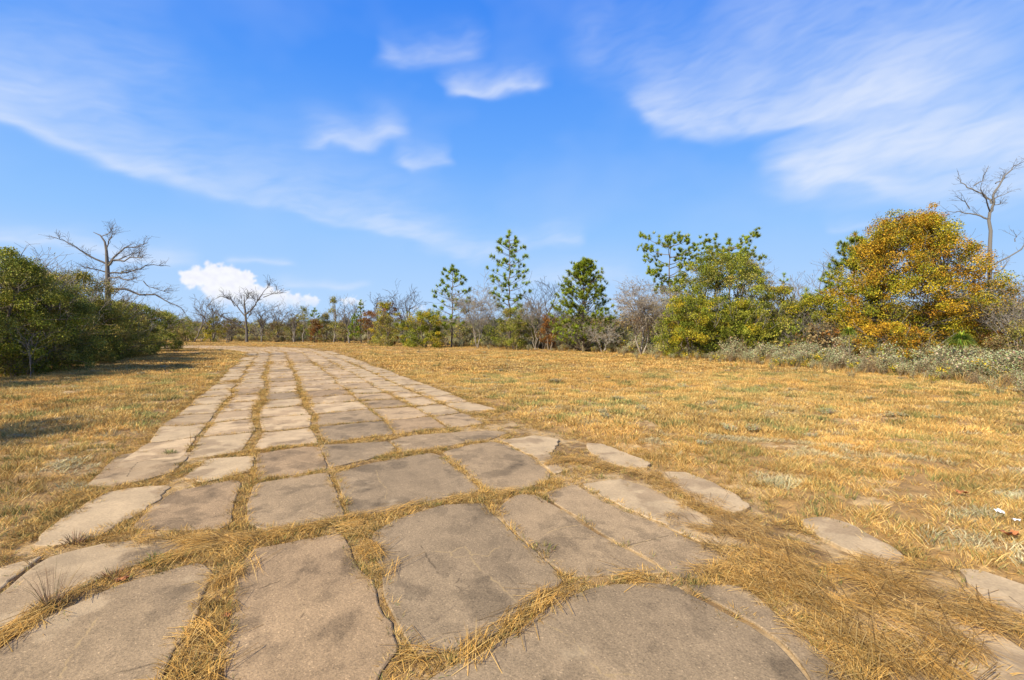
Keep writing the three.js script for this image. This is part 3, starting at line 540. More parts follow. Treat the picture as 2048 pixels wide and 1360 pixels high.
// a broad-leaved tree or bush: leaning stems, limbs that carry leaf clumps, ragged outline
function broadleaf({ seed, h, w, clumps = 90, per = 90, size = 0.09, rad = 0.5, palette, wood = WOOD.brown, stems = 4, low = 0.12, mixin, twigs = 30, round = 1, trunkR = 0.09, woody = 1, lobe = 0.20 }) {
  size *= 0.78; per *= 2.3; clumps = Math.round(clumps * 1.32); low *= 0.6; const r = rng(seed), crown = new Geo(), trunk = new Geo(), root = new THREE.Group(), hubs = [];
  for (let k = 0; k < stems; k++) { const a = k / stems * 6.283 + r(), top = V3(Math.cos(a) * w * 0.16, h * (0.45 + 0.25 * r()), Math.sin(a) * w * 0.16), base = V3(Math.cos(a) * 0.12 * (stems > 1 ? 1 : 0.2), -0.12, Math.sin(a) * 0.12 * (stems > 1 ? 1 : 0.2)); const pts = wobble(r, base, top, 6, 0.35); trunk.tube(pts, taper(6, trunkR * (0.7 + 0.5 * r()), trunkR * 0.45), 7, wood); hubs.push(...pts.slice(2)); }
  for (let k = 0; k < clumps; k++) {
    const a = r() * 6.283, v = low + (1 - low) * Math.pow(r(), 0.85), lobes = 0.86 + lobe * noiseB(Math.cos(a) * 1.3 + seed, Math.sin(a) * 1.3 + v * 3.4), edge = Math.sqrt(Math.max(0.02, 1 - Math.pow(Math.abs((v - 0.42) / (v > 0.42 ? 0.60 : 0.56)), 2 * round))) * lobes, q = Math.pow(r(), 0.42) * edge; let x = Math.cos(a) * q * w / 2, z = Math.sin(a) * q * w / 2, y = h * v * (0.95 + 0.05 * r());
    const stray = r() < 0.16, out = stray ? 1.10 + 0.14 * r() : 1; x *= out; z *= out; if (stray && v > 0.55) y *= 1.0 + 0.07 * r();
    const pal = mixin && r() < mixin[1] ? mixin[0] : palette, rr = rad * (stray ? 0.45 : 0.55 + 0.75 * r());
    leafClump(crown, r, x, stray ? y : Math.min(y, h - rr * 0.35), z, rr, Math.round(per * (stray ? 0.3 : 0.6 + 0.8 * r())), size, pal);
    if (r() < 0.5 * woody) { const c = V3(x, y, z); let best = hubs[0]; for (const hb of hubs) if (hb.distanceToSquared(c) + (hb.y > y ? 4 : 0) < best.distanceToSquared(c) + (best.y > y ? 4 : 0)) best = hb; trunk.tube(wobble(r, best, c, 4, 0.3), taper(4, trunkR * 0.38, 0.008), 4, wood); }
  }
  const tw = new Geo();
  for (let k = 0; k < twigs; k++) { const a = r() * 6.283, v = 0.45 + 0.52 * r(), q = Math.sqrt(Math.max(0.05, 1 - ((v - 0.42) / 0.62) ** 2)) * 0.8 * w / 2, p = V3(Math.cos(a) * q, h * v, Math.sin(a) * q); grow(tw, r, p, V3(Math.cos(a) * 0.7, 0.8, Math.sin(a) * 0.7), 0.5 + 0.5 * r(), 0.014, 1, { bend: 0.5, lift: 0.03, open: 0.55, kids: [0, 3], col: WOOD.grey, thin: 0.005 }); }
  trunk.mesh('trunk', barkMat, root); tag(crown.mesh('crown', leafMat, root), null, null, null, 'stuff');
  if (tw.size) tag(tw.mesh('twigs', barkMat, root), null, null, null, 'stuff');
  return root;
}
function needleTuft(g, r, x, y, z, d, len, n, palette, wide = 0.008) {
  const tone = 0.75 + 0.5 * r();
  for (let k = 0; k < n; k++) {
    let a, b, c; do { a = r() * 2 - 1; b = r() * 2 - 1; c = r() * 2 - 1; } while (a * a + b * b + c * c > 1);
    const q = 0.85, vx = d.x * q + a, vy = d.y * q + b + 0.1, vz = d.z * q + c, l = len * (0.7 + 0.5 * r()) / Math.hypot(vx, vy, vz), u = r() * 6.283, w = wide * (0.7 + 0.6 * r()), cc = pick(r, palette).map((e) => e * tone * (0.8 + 0.4 * r()));
    g.blade(x, y, z, vx * l, vy * l, vz * l, Math.cos(u) * w, Math.sin(u) * w, len * 0.12 * r(), cc, cc);
  }
}
// a pine: straight trunk, whorls of rising limbs, tufts of needles at and near the ends
function pine({ seed, h, w, from = 0.2, whorls = 9, per = 5, needle = 0.34, n = 34, palette = LEAF.pine, shape = 'cone', fill = 3, wide = 0.011, trunkR, rise = 0.5, wood = WOOD.brown, cluster = 0, clusterR = 0.4 }) {
  const r = rng(seed), crown = new Geo(), trunk = new Geo(), root = new THREE.Group(), R0 = trunkR ?? h * 0.011;
  const axis = wobble(r, V3(0, -0.15, 0), V3((r() - 0.5) * 0.3, h - needle * 0.6, (r() - 0.5) * 0.3), 12, h * 0.02), onAxis = (f) => { const k = Math.min(11, Math.floor(f * 12)); return V3().lerpVectors(axis[k], axis[k + 1], f * 12 - k); };
  trunk.tube(axis, taper(12, R0, 0.018), 8, wood);
  needleTuft(crown, r, axis[12].x, axis[12].y, axis[12].z, V3(0, 1, 0), needle * 1.15, n * 1.5, palette, wide);
  needleTuft(crown, r, axis[12].x, axis[12].y - needle * 0.6, axis[12].z, V3(0, 1, 0), needle, n, palette, wide);
  for (let k = 0; k < whorls; k++) for (let j = 0; j < per; j++) {
    const f = from + (0.97 - from) * (k + 0.6 * r()) / whorls, rel = (f - from) / (1 - from), env = shape === 'cone' ? Math.pow(1 - rel, 0.62) * (0.75 + 0.25 * smooth(0, 0.25, rel)) : shape === 'top' ? 0.55 + 0.6 * Math.sin(rel * 2.7) : Math.sin(Math.PI * (0.22 + 0.74 * rel));
    const len = w / 2 * env * (0.65 + 0.5 * r()), a = j / per * 6.283 + k * 1.3 + (r() - 0.5), p = onAxis(f), up = rise * (0.5 + 0.7 * r()), e = V3(p.x + Math.cos(a) * len, p.y + len * up, p.z + Math.sin(a) * len);
    const limb = [p, V3().lerpVectors(p, e, 0.35).add(V3(0, -len * 0.05, 0)), V3().lerpVectors(p, e, 0.7).add(V3(0, -len * 0.04, 0)), e];
    trunk.tube(limb, [R0 * 0.32, R0 * 0.24, R0 * 0.16, 0.007], 4, wood);
    const out = V3(Math.cos(a), 0.55, Math.sin(a)).normalize();
    needleTuft(crown, r, e.x, e.y, e.z, out, needle, n, palette, wide);
    for (let m = 0; m < cluster; m++) needleTuft(crown, r, e.x + (r() - 0.5) * 2 * clusterR, e.y + (r() - 0.35) * clusterR, e.z + (r() - 0.5) * 2 * clusterR, V3((r() - 0.5), 0.8, (r() - 0.5)), needle * (0.7 + 0.3 * r()), n * 0.7, palette, wide);
    for (let m = 0; m < fill; m++) { const q = 0.4 + 0.6 * r(), c = V3().lerpVectors(p, e, q), b = a + (r() - 0.5) * 2, l = len * 0.25 * r(); const t = V3(c.x + Math.cos(b) * l, c.y + l * 0.5, c.z + Math.sin(b) * l); trunk.tube([c, t], [0.012, 0.006], 3, wood); needleTuft(crown, r, t.x, t.y, t.z, V3(Math.cos(b), 0.6, Math.sin(b)).normalize(), needle * (0.75 + 0.3 * r()), n * 0.8, palette, wide); }
  }
  trunk.mesh('trunk', barkMat, root); tag(crown.mesh('crown', needleMat, root), null, null, null, 'stuff');
  return root;
}
// leafless: a thicket of grey twigs on a few stems
function bare({ seed, h, w, stems = 3, depth = 4, kids = [0, 4, 4, 4, 4], col = WOOD.grey, rad = 0.07, bend = 0.35, lift = 0.0, open = 0.5, thin = 0.007, leaves = 0, palette, size = 0.07, lean = 0.35 }) {
  const r = rng(seed), g = new Geo(), root = new THREE.Group(), tips = [], trunk = new Geo(), crown = new Geo();
  for (let k = 0; k < stems; k++) {
    const a = k / stems * 6.283 + r(), len = h * (0.34 + 0.1 * r()), top = V3(Math.cos(a) * w * lean * 0.35, len, Math.sin(a) * w * lean * 0.35), pts = wobble(r, V3(Math.cos(a) * 0.08, -0.12, Math.sin(a) * 0.08), top, 5, 0.25);
    trunk.tube(pts, taper(5, rad, rad * 0.6), 7, col);
    for (let m = 0; m < 4; m++) { const b = a + (r() - 0.5) * 4.4, d = V3(Math.cos(b) * w * 0.5, h * (0.45 + 0.4 * r()), Math.sin(b) * w * 0.5); grow(g, r, pts[5 - (m % 3)], d, h * (0.36 + 0.14 * r()), rad * 0.55, depth - 1, { bend, lift, open, kids, col, thin }, tips); }
  }
  if (leaves) for (const [p, , dp] of tips) if (dp < 2 && r() < leaves) leafClump(crown, r, p.x, p.y, p.z, 0.14, 7, size, palette);
  trunk.mesh('trunk', barkMat, root); tag(g.mesh('branches', barkMat, root), null, null, null, 'stuff');
  if (crown.size) tag(crown.mesh('crown', leafMat, root), null, null, null, 'stuff');
  return root;
}
// a dead tree with the limbs it has: paths in metres beside its foot, each limb leaning its own way in depth
function snag({ seed, trunk, limbs, col = WOOD.grey, twig = 0.9, moss, twigLen = 0.45, twigR = 0.012 }) {
  const r = rng(seed), root = new THREE.Group(), tg = new Geo(), tw = new Geo(), cr = new Geo();
  tg.tube(trunk.map(([x, y]) => V3(x, y, 0)), trunk.map((p) => p[2]), 8, col); tg.mesh('trunk', barkMat, root);
  for (const { path, r0, tilt } of limbs) {
    const [fx, fy, fz = 0] = path[0], pts = path.map(([x, y, z], k) => V3(x, y, z ?? (fz + tilt * Math.hypot(x - fx, y - fy)))), g = new Geo();
    const fine = []; for (let k = 0; k + 1 < pts.length; k++) for (let m = 0; m < 3; m++) { const f = m / 3, v = V3().lerpVectors(pts[k], pts[k + 1], f); if (k || m) v.add(V3((r() - 0.5) * 0.08, (r() - 0.5) * 0.08, (r() - 0.5) * 0.08)); fine.push(v); } fine.push(pts.at(-1));
    g.tube(fine, taper(fine.length - 1, r0, 0.012), 5, col); g.mesh('branch', barkMat, root);
    const n = Math.round(fine.length * twig);
    for (let k = 0; k < n; k++) { const at = 2 + (r() * (fine.length - 3) | 0), d = V3().subVectors(fine[Math.min(at + 1, fine.length - 1)], fine[at]).normalize().multiplyScalar(0.6).add(V3((r() - 0.5) * 1.1, (r() - 0.2) * 1.1, (r() - 0.5) * 1.1)); grow(tw, r, fine[at], d, twigLen * (0.75 + r()), twigR, 1, { bend: 0.6, lift: 0.02, open: 0.6, kids: [0, 3], col, thin: twigR * 0.5 }); }
    if (moss) for (let k = 0; k < fine.length; k++) if (r() < moss * (1 - k / fine.length)) leafClump(cr, r, fine[k].x, fine[k].y, fine[k].z, 0.16, 16, 0.07, LEAF.olive);
  }
  tag(tw.mesh('twigs', barkMat, root), null, null, null, 'stuff');
  if (cr.size) tag(cr.mesh('moss', leafMat, root), null, null, null, 'stuff');
  return root;
}
function place(o, name, label, category, px, d, turn = 0, group) {
  const x = (px - CX) / F * d; o.name = numbered(name); o.position.set(x, terrain(x, -d), -d); o.rotation.y = turn; tag(o, label, category, group); shade(o); scene.add(o); return o;
}
const topAt = (py, d) => EYE + (HZ - py) / F * d;             // height of something whose top shows at a row, so far away
const wide = (px, d) => px / F * d;

// ---------------------------------------------------------------- plants: right of the road, from the near end to the far
place(broadleaf({ seed: 301, h: topAt(428, 29), w: wide(345, 29), clumps: 520, per: 95, size: 0.11, rad: 0.62, palette: LEAF.orange, mixin: [LEAF.yellow, 0.42], stems: 2, low: 0.05, round: 0.55, lobe: 0.16, trunkR: 0.10, twigs: 24, wood: WOOD.grey }), 'oak_tree', 'broad oak in orange and gold autumn leaf, the largest tree on the right', 'tree', 1815, 29);
place(pine({ seed: 302, h: topAt(462, 32), w: wide(150, 32), from: 0.2, whorls: 12, per: 7, needle: 0.36, n: 44, palette: LEAF.pineBright, fill: 5, wide: 0.014, cluster: 2 }), 'pine_tree', 'bright green pine half hidden behind the left of the orange oak', 'pine', 1705, 33);
place(broadleaf({ seed: 303, h: topAt(652, 24), w: wide(125, 24), clumps: 34, per: 70, size: 0.10, rad: 0.36, palette: LEAF.orange, mixin: [LEAF.yellow, 0.3], stems: 4, low: 0.35, trunkR: 0.03, twigs: 4 }), 'autumn_bush', 'low domed bush with orange yellow leaves under the big oak', 'bush', 1768, 24);
place(broadleaf({ seed: 304, h: topAt(670, 23.5), w: wide(65, 23.5), clumps: 16, per: 60, size: 0.10, rad: 0.30, palette: LEAF.orange, stems: 3, low: 0.35, trunkR: 0.025, twigs: 4 }), 'autumn_bush', 'small orange bush right of the domed orange bush', 'bush', 1845, 23.5);
place(broadleaf({ seed: 305, h: topAt(600, 30), w: wide(190, 30), clumps: 80, per: 90, size: 0.11, rad: 0.5, palette: LEAF.yellow, mixin: [LEAF.orange, 0.3], stems: 3, low: 0.1, trunkR: 0.06 }), 'oak_bush', 'yellow green oak bush between the orange oak and the tall dead tree', 'bush', 1905, 31);
function fountain({ seed, h, n, len, palette, stemR = 0.03 }) {
  const r = rng(seed), root = new THREE.Group(), s = new Geo(), c = new Geo();
  s.tube(wobble(r, V3(0, -0.1, 0), V3(0.04, h, 0), 4, 0.06), taper(4, stemR, stemR * 0.6), 6, WOOD.brown); s.mesh('trunk', barkMat, root);
  for (let k = 0; k < n; k++) { const a = r() * 6.283, v = 0.25 + 1.2 * r(), l = len * (0.7 + 0.5 * r()), q = Math.cos(v) * l, cc = pick(r, palette).map((e) => e * (0.75 + 0.5 * r())); c.blade(0, h - 0.12 * r(), 0, Math.cos(a) * q, Math.sin(v) * l * 0.9, Math.sin(a) * q, -Math.sin(a) * 0.015, Math.cos(a) * 0.015, l * (0.15 + 0.6 * r()), cc, cc); }
  tag(c.mesh('needles', needleMat, root), null, null, null, 'stuff'); return root;
}
const FRESH = [[0.34, 0.46, 0.035], [0.42, 0.52, 0.05], [0.26, 0.38, 0.03], [0.48, 0.50, 0.07]];
place(fountain({ seed: 306, h: 1.45, n: 900, len: 0.7, palette: FRESH }), 'pine_seedling', 'bright green fountain of needles on a young pine beside the grey scrub', 'pine', 1922, 20.5);
place(fountain({ seed: 307, h: 1.85, n: 420, len: 0.48, palette: FRESH }), 'pine_seedling', 'small bright pine seedling in front of the left foot of the orange oak', 'pine', 1698, 23.5);
{ // tall dead tree on the right
  const d = 31, bx = 1988, S = 2.957, P = (u, v) => [(1560 + u / S - bx) / F * d, EYE + (HZ - (300 + v / S)) / F * d], L = (tilt, r0, ...q) => ({ tilt, r0, path: q.map(([u, v]) => P(u, v)) });
  const t = [[1268, 1240, 0.16], [1265, 960, 0.14], [1242, 800, 0.125], [1240, 600, 0.11], [1246, 480, 0.10], [1235, 420, 0.09], [1241, 370, 0.08]].map(([u, v, q]) => [...P(u, v), q]); t[0][1] = -0.2;
  place(snag({ seed: 310, trunk: t, col: [0.15, 0.14, 0.125], limbs: [
    L(0.2, 0.085, [1241, 372], [1255, 330], [1240, 270], [1275, 200], [1300, 150], [1330, 115], [1400, 80]), L(-0.4, 0.04, [1275, 200], [1340, 175], [1380, 150]),
    L(-0.3, 0.07, [1250, 320], [1248, 295], [1215, 250], [1150, 210], [1125, 175], [1112, 142]), L(0.4, 0.035, [1150, 212], [1180, 190], [1190, 110]), L(0.5, 0.05, [1241, 366], [1190, 320], [1120, 280], [1095, 240]),
    L(-0.5, 0.06, [1236, 412], [1190, 380], [1120, 350], [1060, 345]), L(0.2, 0.035, [1120, 350], [1090, 310], [1010, 280]), L(0.3, 0.03, [1252, 330], [1285, 330], [1290, 318]), L(0.6, 0.04, [1248, 300], [1280, 280], [1310, 260]),
    L(-0.3, 0.07, [1258, 840], [1310, 730], [1380, 690], [1445, 640]), L(0.4, 0.06, [1245, 690], [1290, 660], [1360, 600], [1390, 545], [1445, 530]), L(0.2, 0.03, [1390, 545], [1385, 500]), L(0.7, 0.05, [1243, 760], [1180, 700], [1140, 660]), L(-0.6, 0.05, [1242, 700], [1200, 620], [1170, 560]),
  ], twig: 0.8 }), 'dead_tree', 'tall pale dead tree with forked top at the right edge', 'tree', bx, d);
}
place(broadleaf({ seed: 311, h: topAt(560, 28), w: 3.6, clumps: 70, per: 60, size: 0.10, rad: 0.4, palette: LEAF.dark, mixin: [LEAF.tan, 0.5], stems: 3, twigs: 40, low: 0.2, trunkR: 0.05 }), 'oak_bush', 'dark twiggy oak bush around the foot of the tall dead tree', 'bush', 1985, 28.5);
place(bare({ seed: 312, h: topAt(570, 23.5), w: 4.6, stems: 4, depth: 4, leaves: 0.25, palette: LEAF.tan, rad: 0.05, thin: 0.008 }), 'bare_shrub', 'tangled grey shrub with brown leaves cut by the right frame edge', 'shrub', 2050, 24.5);
place(broadleaf({ seed: 313, h: 1.9, w: 2.4, clumps: 20, per: 55, size: 0.09, rad: 0.34, palette: LEAF.rust, mixin: [LEAF.dark, 0.3], stems: 3, twigs: 8, trunkR: 0.03 }), 'rust_bush', 'small rust brown bush below the tall dead tree', 'bush', 1993, 25.5);
place(broadleaf({ seed: 314, h: topAt(640, 20), w: 4.0, clumps: 50, per: 70, size: 0.085, rad: 0.42, palette: LEAF.olive, mixin: [LEAF.tan, 0.35], stems: 4, twigs: 24, trunkR: 0.04 }), 'oak_bush', 'olive bush at the right frame edge in front of the tangled shrub', 'bush', 2085, 21);
// middle right
place(broadleaf({ seed: 320, h: topAt(508, 36), w: wide(225, 36), clumps: 250, per: 85, size: 0.12, rad: 0.55, palette: LEAF.oak, mixin: [LEAF.olive, 0.3], stems: 3, low: 0.12, trunkR: 0.12, twigs: 40, round: 1.15 }), 'oak_tree', 'dense green oak, the tallest leafy tree left of the orange oak', 'tree', 1440, 36);
place(broadleaf({ seed: 321, h: topAt(590, 33), w: wide(140, 33), clumps: 110, per: 95, size: 0.11, rad: 0.48, palette: LEAF.oak, mixin: [LEAF.yellow, 0.45], stems: 4, low: 0.06, trunkR: 0.06 }), 'oak_bush', 'yellow green oak bush at the front left of the dense green oak', 'bush', 1375, 33);
place(broadleaf({ seed: 322, h: topAt(600, 32.5), w: wide(150, 32), clumps: 110, per: 90, size: 0.11, rad: 0.48, palette: LEAF.oak, mixin: [LEAF.yellow, 0.3], stems: 4, low: 0.06, trunkR: 0.05, twigs: 40 }), 'oak_bush', 'green oak bush with grey twigs in front of the dense green oak', 'bush', 1480, 33.5);
place(pine({ seed: 323, h: topAt(474, 43), w: wide(95, 43), from: 0.5, whorls: 6, per: 4, needle: 0.40, n: 56, palette: LEAF.pineBright, shape: 'top', cluster: 11, clusterR: 0.75, fill: 2, wide: 0.022, rise: 0.35, trunkR: 0.13 }), 'pine_tree', 'open pine with flat yellow green tufts rising left of the dense oak', 'pine', 1338, 43);
place(pine({ seed: 324, h: topAt(480, 43), w: wide(88, 43), from: 0.62, whorls: 5, per: 5, needle: 0.40, n: 56, palette: LEAF.pineBright, shape: 'top', cluster: 11, clusterR: 0.75, fill: 2, wide: 0.022, rise: 0.4, trunkR: 0.13 }), 'pine_tree', 'flat topped pine rising just behind the dense green oak', 'pine', 1462, 43);
place(broadleaf({ seed: 325, h: topAt(525, 41), w: wide(80, 41), clumps: 70, per: 70, size: 0.11, rad: 0.45, palette: LEAF.olive, mixin: [LEAF.tan, 0.3], stems: 2, low: 0.3, twigs: 40, trunkR: 0.08 }), 'oak_tree', 'thin leaved oak behind the right shoulder of the dense oak', 'tree', 1512, 41);
place(broadleaf({ seed: 326, h: topAt(572, 35), w: wide(140, 35), clumps: 110, per: 85, size: 0.11, rad: 0.48, palette: LEAF.olive, mixin: [LEAF.yellow, 0.3], stems: 4, low: 0.08, twigs: 40 }), 'oak_bush', 'olive bush in the gap right of the dense green oak', 'bush', 1560, 35.5);
place(broadleaf({ seed: 327, h: topAt(590, 33), w: wide(140, 33), clumps: 110, per: 85, size: 0.11, rad: 0.46, palette: LEAF.yellow, mixin: [LEAF.oak, 0.5], stems: 4, low: 0.08, twigs: 30 }), 'oak_bush', 'yellow green bush midway between the dense oak and the orange oak', 'bush', 1632, 33.5);
place(pine({ seed: 328, h: topAt(575, 34), w: wide(46, 34), from: 0.4, whorls: 5, per: 4, needle: 0.42, n: 34, palette: LEAF.pineBright, fill: 2, wide: 0.013 }), 'pine_tree', 'young pine poking above the bushes left of the orange oak', 'pine', 1612, 34.5);
place(pine({ seed: 329, h: topAt(548, 46), w: wide(40, 46), from: 0.35, whorls: 6, per: 4, needle: 0.34, n: 30, palette: LEAF.pine, fill: 2, wide: 0.015 }), 'pine_tree', 'slim dark pine in the gap right of the dense oak', 'pine', 1566, 46);
place(bare({ seed: 330, h: topAt(520, 40), w: wide(110, 40), stems: 2, depth: 4, kids: [0, 3, 3, 3, 3], rad: 0.10, col: WOOD.grey, leaves: 0.1, palette: LEAF.tan, thin: 0.01 }), 'bare_tree', 'leafless grey tree behind the gap left of the orange oak', 'tree', 1640, 41);
place(bare({ seed: 331, h: topAt(545, 39), w: wide(70, 39), stems: 1, depth: 3, kids: [0, 3, 3, 3], rad: 0.09, lean: 1.4, thin: 0.012 }), 'bare_tree', 'leaning bare limb reaching out right of the dense green oak', 'tree', 1535, 39);
// the grey leafless tree and what stands left of it
place(bare({ seed: 340, h: topAt(566, 37), w: wide(150, 37), stems: 3, depth: 5, kids: [0, 5, 4, 4, 4, 3], rad: 0.075, col: [0.30, 0.255, 0.20], thin: 0.008, bend: 0.45, open: 0.55, leaves: 0.12, palette: LEAF.tan }), 'bare_tree', 'rounded grey leafless tree with a dark trunk in the middle of the tree line', 'tree', 1283, 37.5);
place(bare({ seed: 341, h: topAt(610, 36), w: wide(70, 36), stems: 3, depth: 4, rad: 0.05, col: [0.30, 0.25, 0.18], leaves: 0.3, palette: LEAF.tan }), 'bare_shrub', 'tan brush at the right foot of the rounded leafless tree', 'shrub', 1330, 35.5);
place(pine({ seed: 342, h: topAt(516, 44), w: wide(140, 44), from: 0.02, whorls: 19, per: 9, needle: 0.38, n: 42, palette: LEAF.pineBright, fill: 5, wide: 0.017, cluster: 1, rise: 0.75 }), 'pine_tree', 'bushy bright green young pine with a pointed top', 'pine', 1166, 44);
place(bare({ seed: 343, h: topAt(640, 41), w: 3.6, stems: 4, depth: 4, rad: 0.04, col: WOOD.pale, leaves: 0.15, palette: LEAF.tan, lift: -0.04 }), 'bare_shrub', 'pale arching twigs at the right foot of the bushy young pine', 'shrub', 1205, 42);
place(bare({ seed: 344, h: topAt(556, 48), w: 4.2, stems: 2, depth: 4, kids: [0, 3, 3, 3, 3], rad: 0.09, col: WOOD.dark, thin: 0.011 }), 'bare_tree', 'dark leafless snag left of the bushy young pine', 'tree', 1088, 48);
place(broadleaf({ seed: 345, h: topAt(628, 45), w: 2.4, clumps: 26, per: 55, size: 0.12, rad: 0.4, palette: LEAF.rust, stems: 2, twigs: 10, low: 0.15 }), 'rust_bush', 'rust red oak bush left of the bushy young pine', 'bush', 1100, 46);
place(broadleaf({ seed: 346, h: topAt(616, 48), w: wide(105, 48), clumps: 70, per: 90, size: 0.12, rad: 0.5, palette: LEAF.olive, mixin: [LEAF.oak, 0.4], stems: 4, low: 0.06, twigs: 16 }), 'oak_bush', 'rounded olive bush at the foot of the tall slender pine', 'bush', 1030, 48.5);
place(pine({ seed: 347, h: topAt(460, 52), w: wide(82, 52), from: 0.30, whorls: 11, per: 5, needle: 0.50, n: 56, palette: LEAF.pine, shape: 'mid', fill: 2, wide: 0.023, cluster: 1, clusterR: 0.25, rise: 0.45, trunkR: 0.12 }), 'pine_tree', 'tall slender pine with dark tufts, highest in the middle of the view', 'pine', 1019, 53);
place(pine({ seed: 348, h: topAt(528, 55), w: wide(76, 55), from: 0.22, whorls: 9, per: 5, needle: 0.48, n: 50, palette: LEAF.pine, shape: 'mid', fill: 2, wide: 0.023, cluster: 1, clusterR: 0.25, trunkR: 0.11 }), 'pine_tree', 'shorter tufted pine left of the tall slender pine', 'pine', 903, 56);
place(bare({ seed: 349, h: topAt(580, 50), w: wide(95, 50), stems: 4, depth: 5, kids: [0, 4, 3, 3, 3, 3], rad: 0.05, col: [0.25, 0.215, 0.17], thin: 0.011, leaves: 0.1, palette: LEAF.sage }), 'bare_shrub', 'grey leafless thicket between the two tufted pines', 'shrub', 955, 51);
place(bare({ seed: 350, h: topAt(600, 47), w: 4.2, stems: 4, depth: 4, rad: 0.045, col: [0.23, 0.195, 0.15], thin: 0.011 }), 'bare_shrub', 'grey leafless brush between the olive bush and the rust bush', 'shrub', 1072, 47);
place(broadleaf({ seed: 351, h: topAt(622, 52), w: wide(120, 52), clumps: 96, per: 90, size: 0.13, rad: 0.52, palette: LEAF.oak, mixin: [LEAF.yellow, 0.3], stems: 4, low: 0.03, twigs: 10 }), 'oak_bush', 'large domed green bush at the edge of the grass left of the tufted pines', 'bush', 848, 53);
place(broadleaf({ seed: 352, h: topAt(604, 62), w: wide(70, 62), clumps: 60, per: 70, size: 0.14, rad: 0.5, palette: LEAF.yellow, mixin: [LEAF.rust, 0.3], stems: 3, low: 0.08, twigs: 20 }), 'oak_tree', 'yellow brown oak left of the domed green bush', 'tree', 775, 63);
place(broadleaf({ seed: 353, h: topAt(632, 60), w: 4.2, clumps: 40, per: 70, size: 0.13, rad: 0.5, palette: LEAF.olive, stems: 3, low: 0.05 }), 'oak_bush', 'low grey green bush left of the domed green bush', 'bush', 768, 58);
place(broadleaf({ seed: 354, h: topAt(622, 66), w: wide(46, 66), clumps: 30, per: 60, size: 0.14, rad: 0.48, palette: LEAF.rust, stems: 2, low: 0.1, twigs: 20 }), 'rust_bush', 'reddish brown oak left of the yellow brown oak', 'tree', 737, 67);
place(bare({ seed: 355, h: topAt(578, 66), w: 4.0, stems: 2, depth: 4, kids: [0, 3, 3, 3, 3], rad: 0.10, col: WOOD.dark, thin: 0.014 }), 'bare_tree', 'dark leafless tree rising behind the yellow brown oak', 'tree', 760, 68);
place(bare({ seed: 356, h: topAt(575, 62), w: 3.6, stems: 2, depth: 4, kids: [0, 3, 3, 3, 3], rad: 0.10, col: WOOD.dark, thin: 0.014 }), 'bare_tree', 'dark leafless tree behind the domed green bush', 'tree', 808, 64);

// ---------------------------------------------------------------- plants: across the bend
{ // spreading dead tree beyond the bend
  const d = 76, bx = 492, S = 3.413, P = (u, v) => [(400 + u / S - bx) / F * d, EYE + (HZ - (440 + v / S)) / F * d], L = (tilt, r0, ...q) => ({ tilt, r0, path: q.map(([u, v]) => P(u, v)) });
  const t = [[320, 830, 0.24], [318, 760, 0.19], [310, 640, 0.15], [304, 580, 0.11], [300, 515, 0.04]].map(([u, v, q]) => [...P(u, v), q]); t[0][1] = -0.2;
  place(snag({ seed: 360, trunk: t, col: [0.10, 0.085, 0.07], limbs: [
    L(0.2, 0.15, [312, 645], [350, 620], [385, 585], [420, 540], [470, 480], [510, 448]), L(-0.5, 0.07, [432, 530], [490, 500], [545, 490]), L(0.3, 0.05, [385, 585], [378, 545], [360, 530]), L(0.3, 0.14, [314, 750], [230, 692], [150, 645], [90, 592]), L(-0.3, 0.11, [308, 660], [240, 592], [190, 550], [160, 538]), L(0.5, 0.07, [240, 592], [225, 545], [170, 520]),
    L(-0.4, 0.09, [316, 750], [350, 775], [382, 812]), L(0.6, 0.08, [312, 690], [350, 660], [372, 640]), L(-0.2, 0.06, [306, 620], [282, 575], [270, 520]), L(0.4, 0.06, [303, 560], [330, 540], [345, 520]), L(-0.6, 0.07, [150, 645], [110, 700], [60, 740]),
  ], twig: 1.6, twigLen: 0.95, twigR: 0.03 }), 'dead_tree', 'spreading dead tree standing beyond the bend of the road', 'tree', bx, d);
}
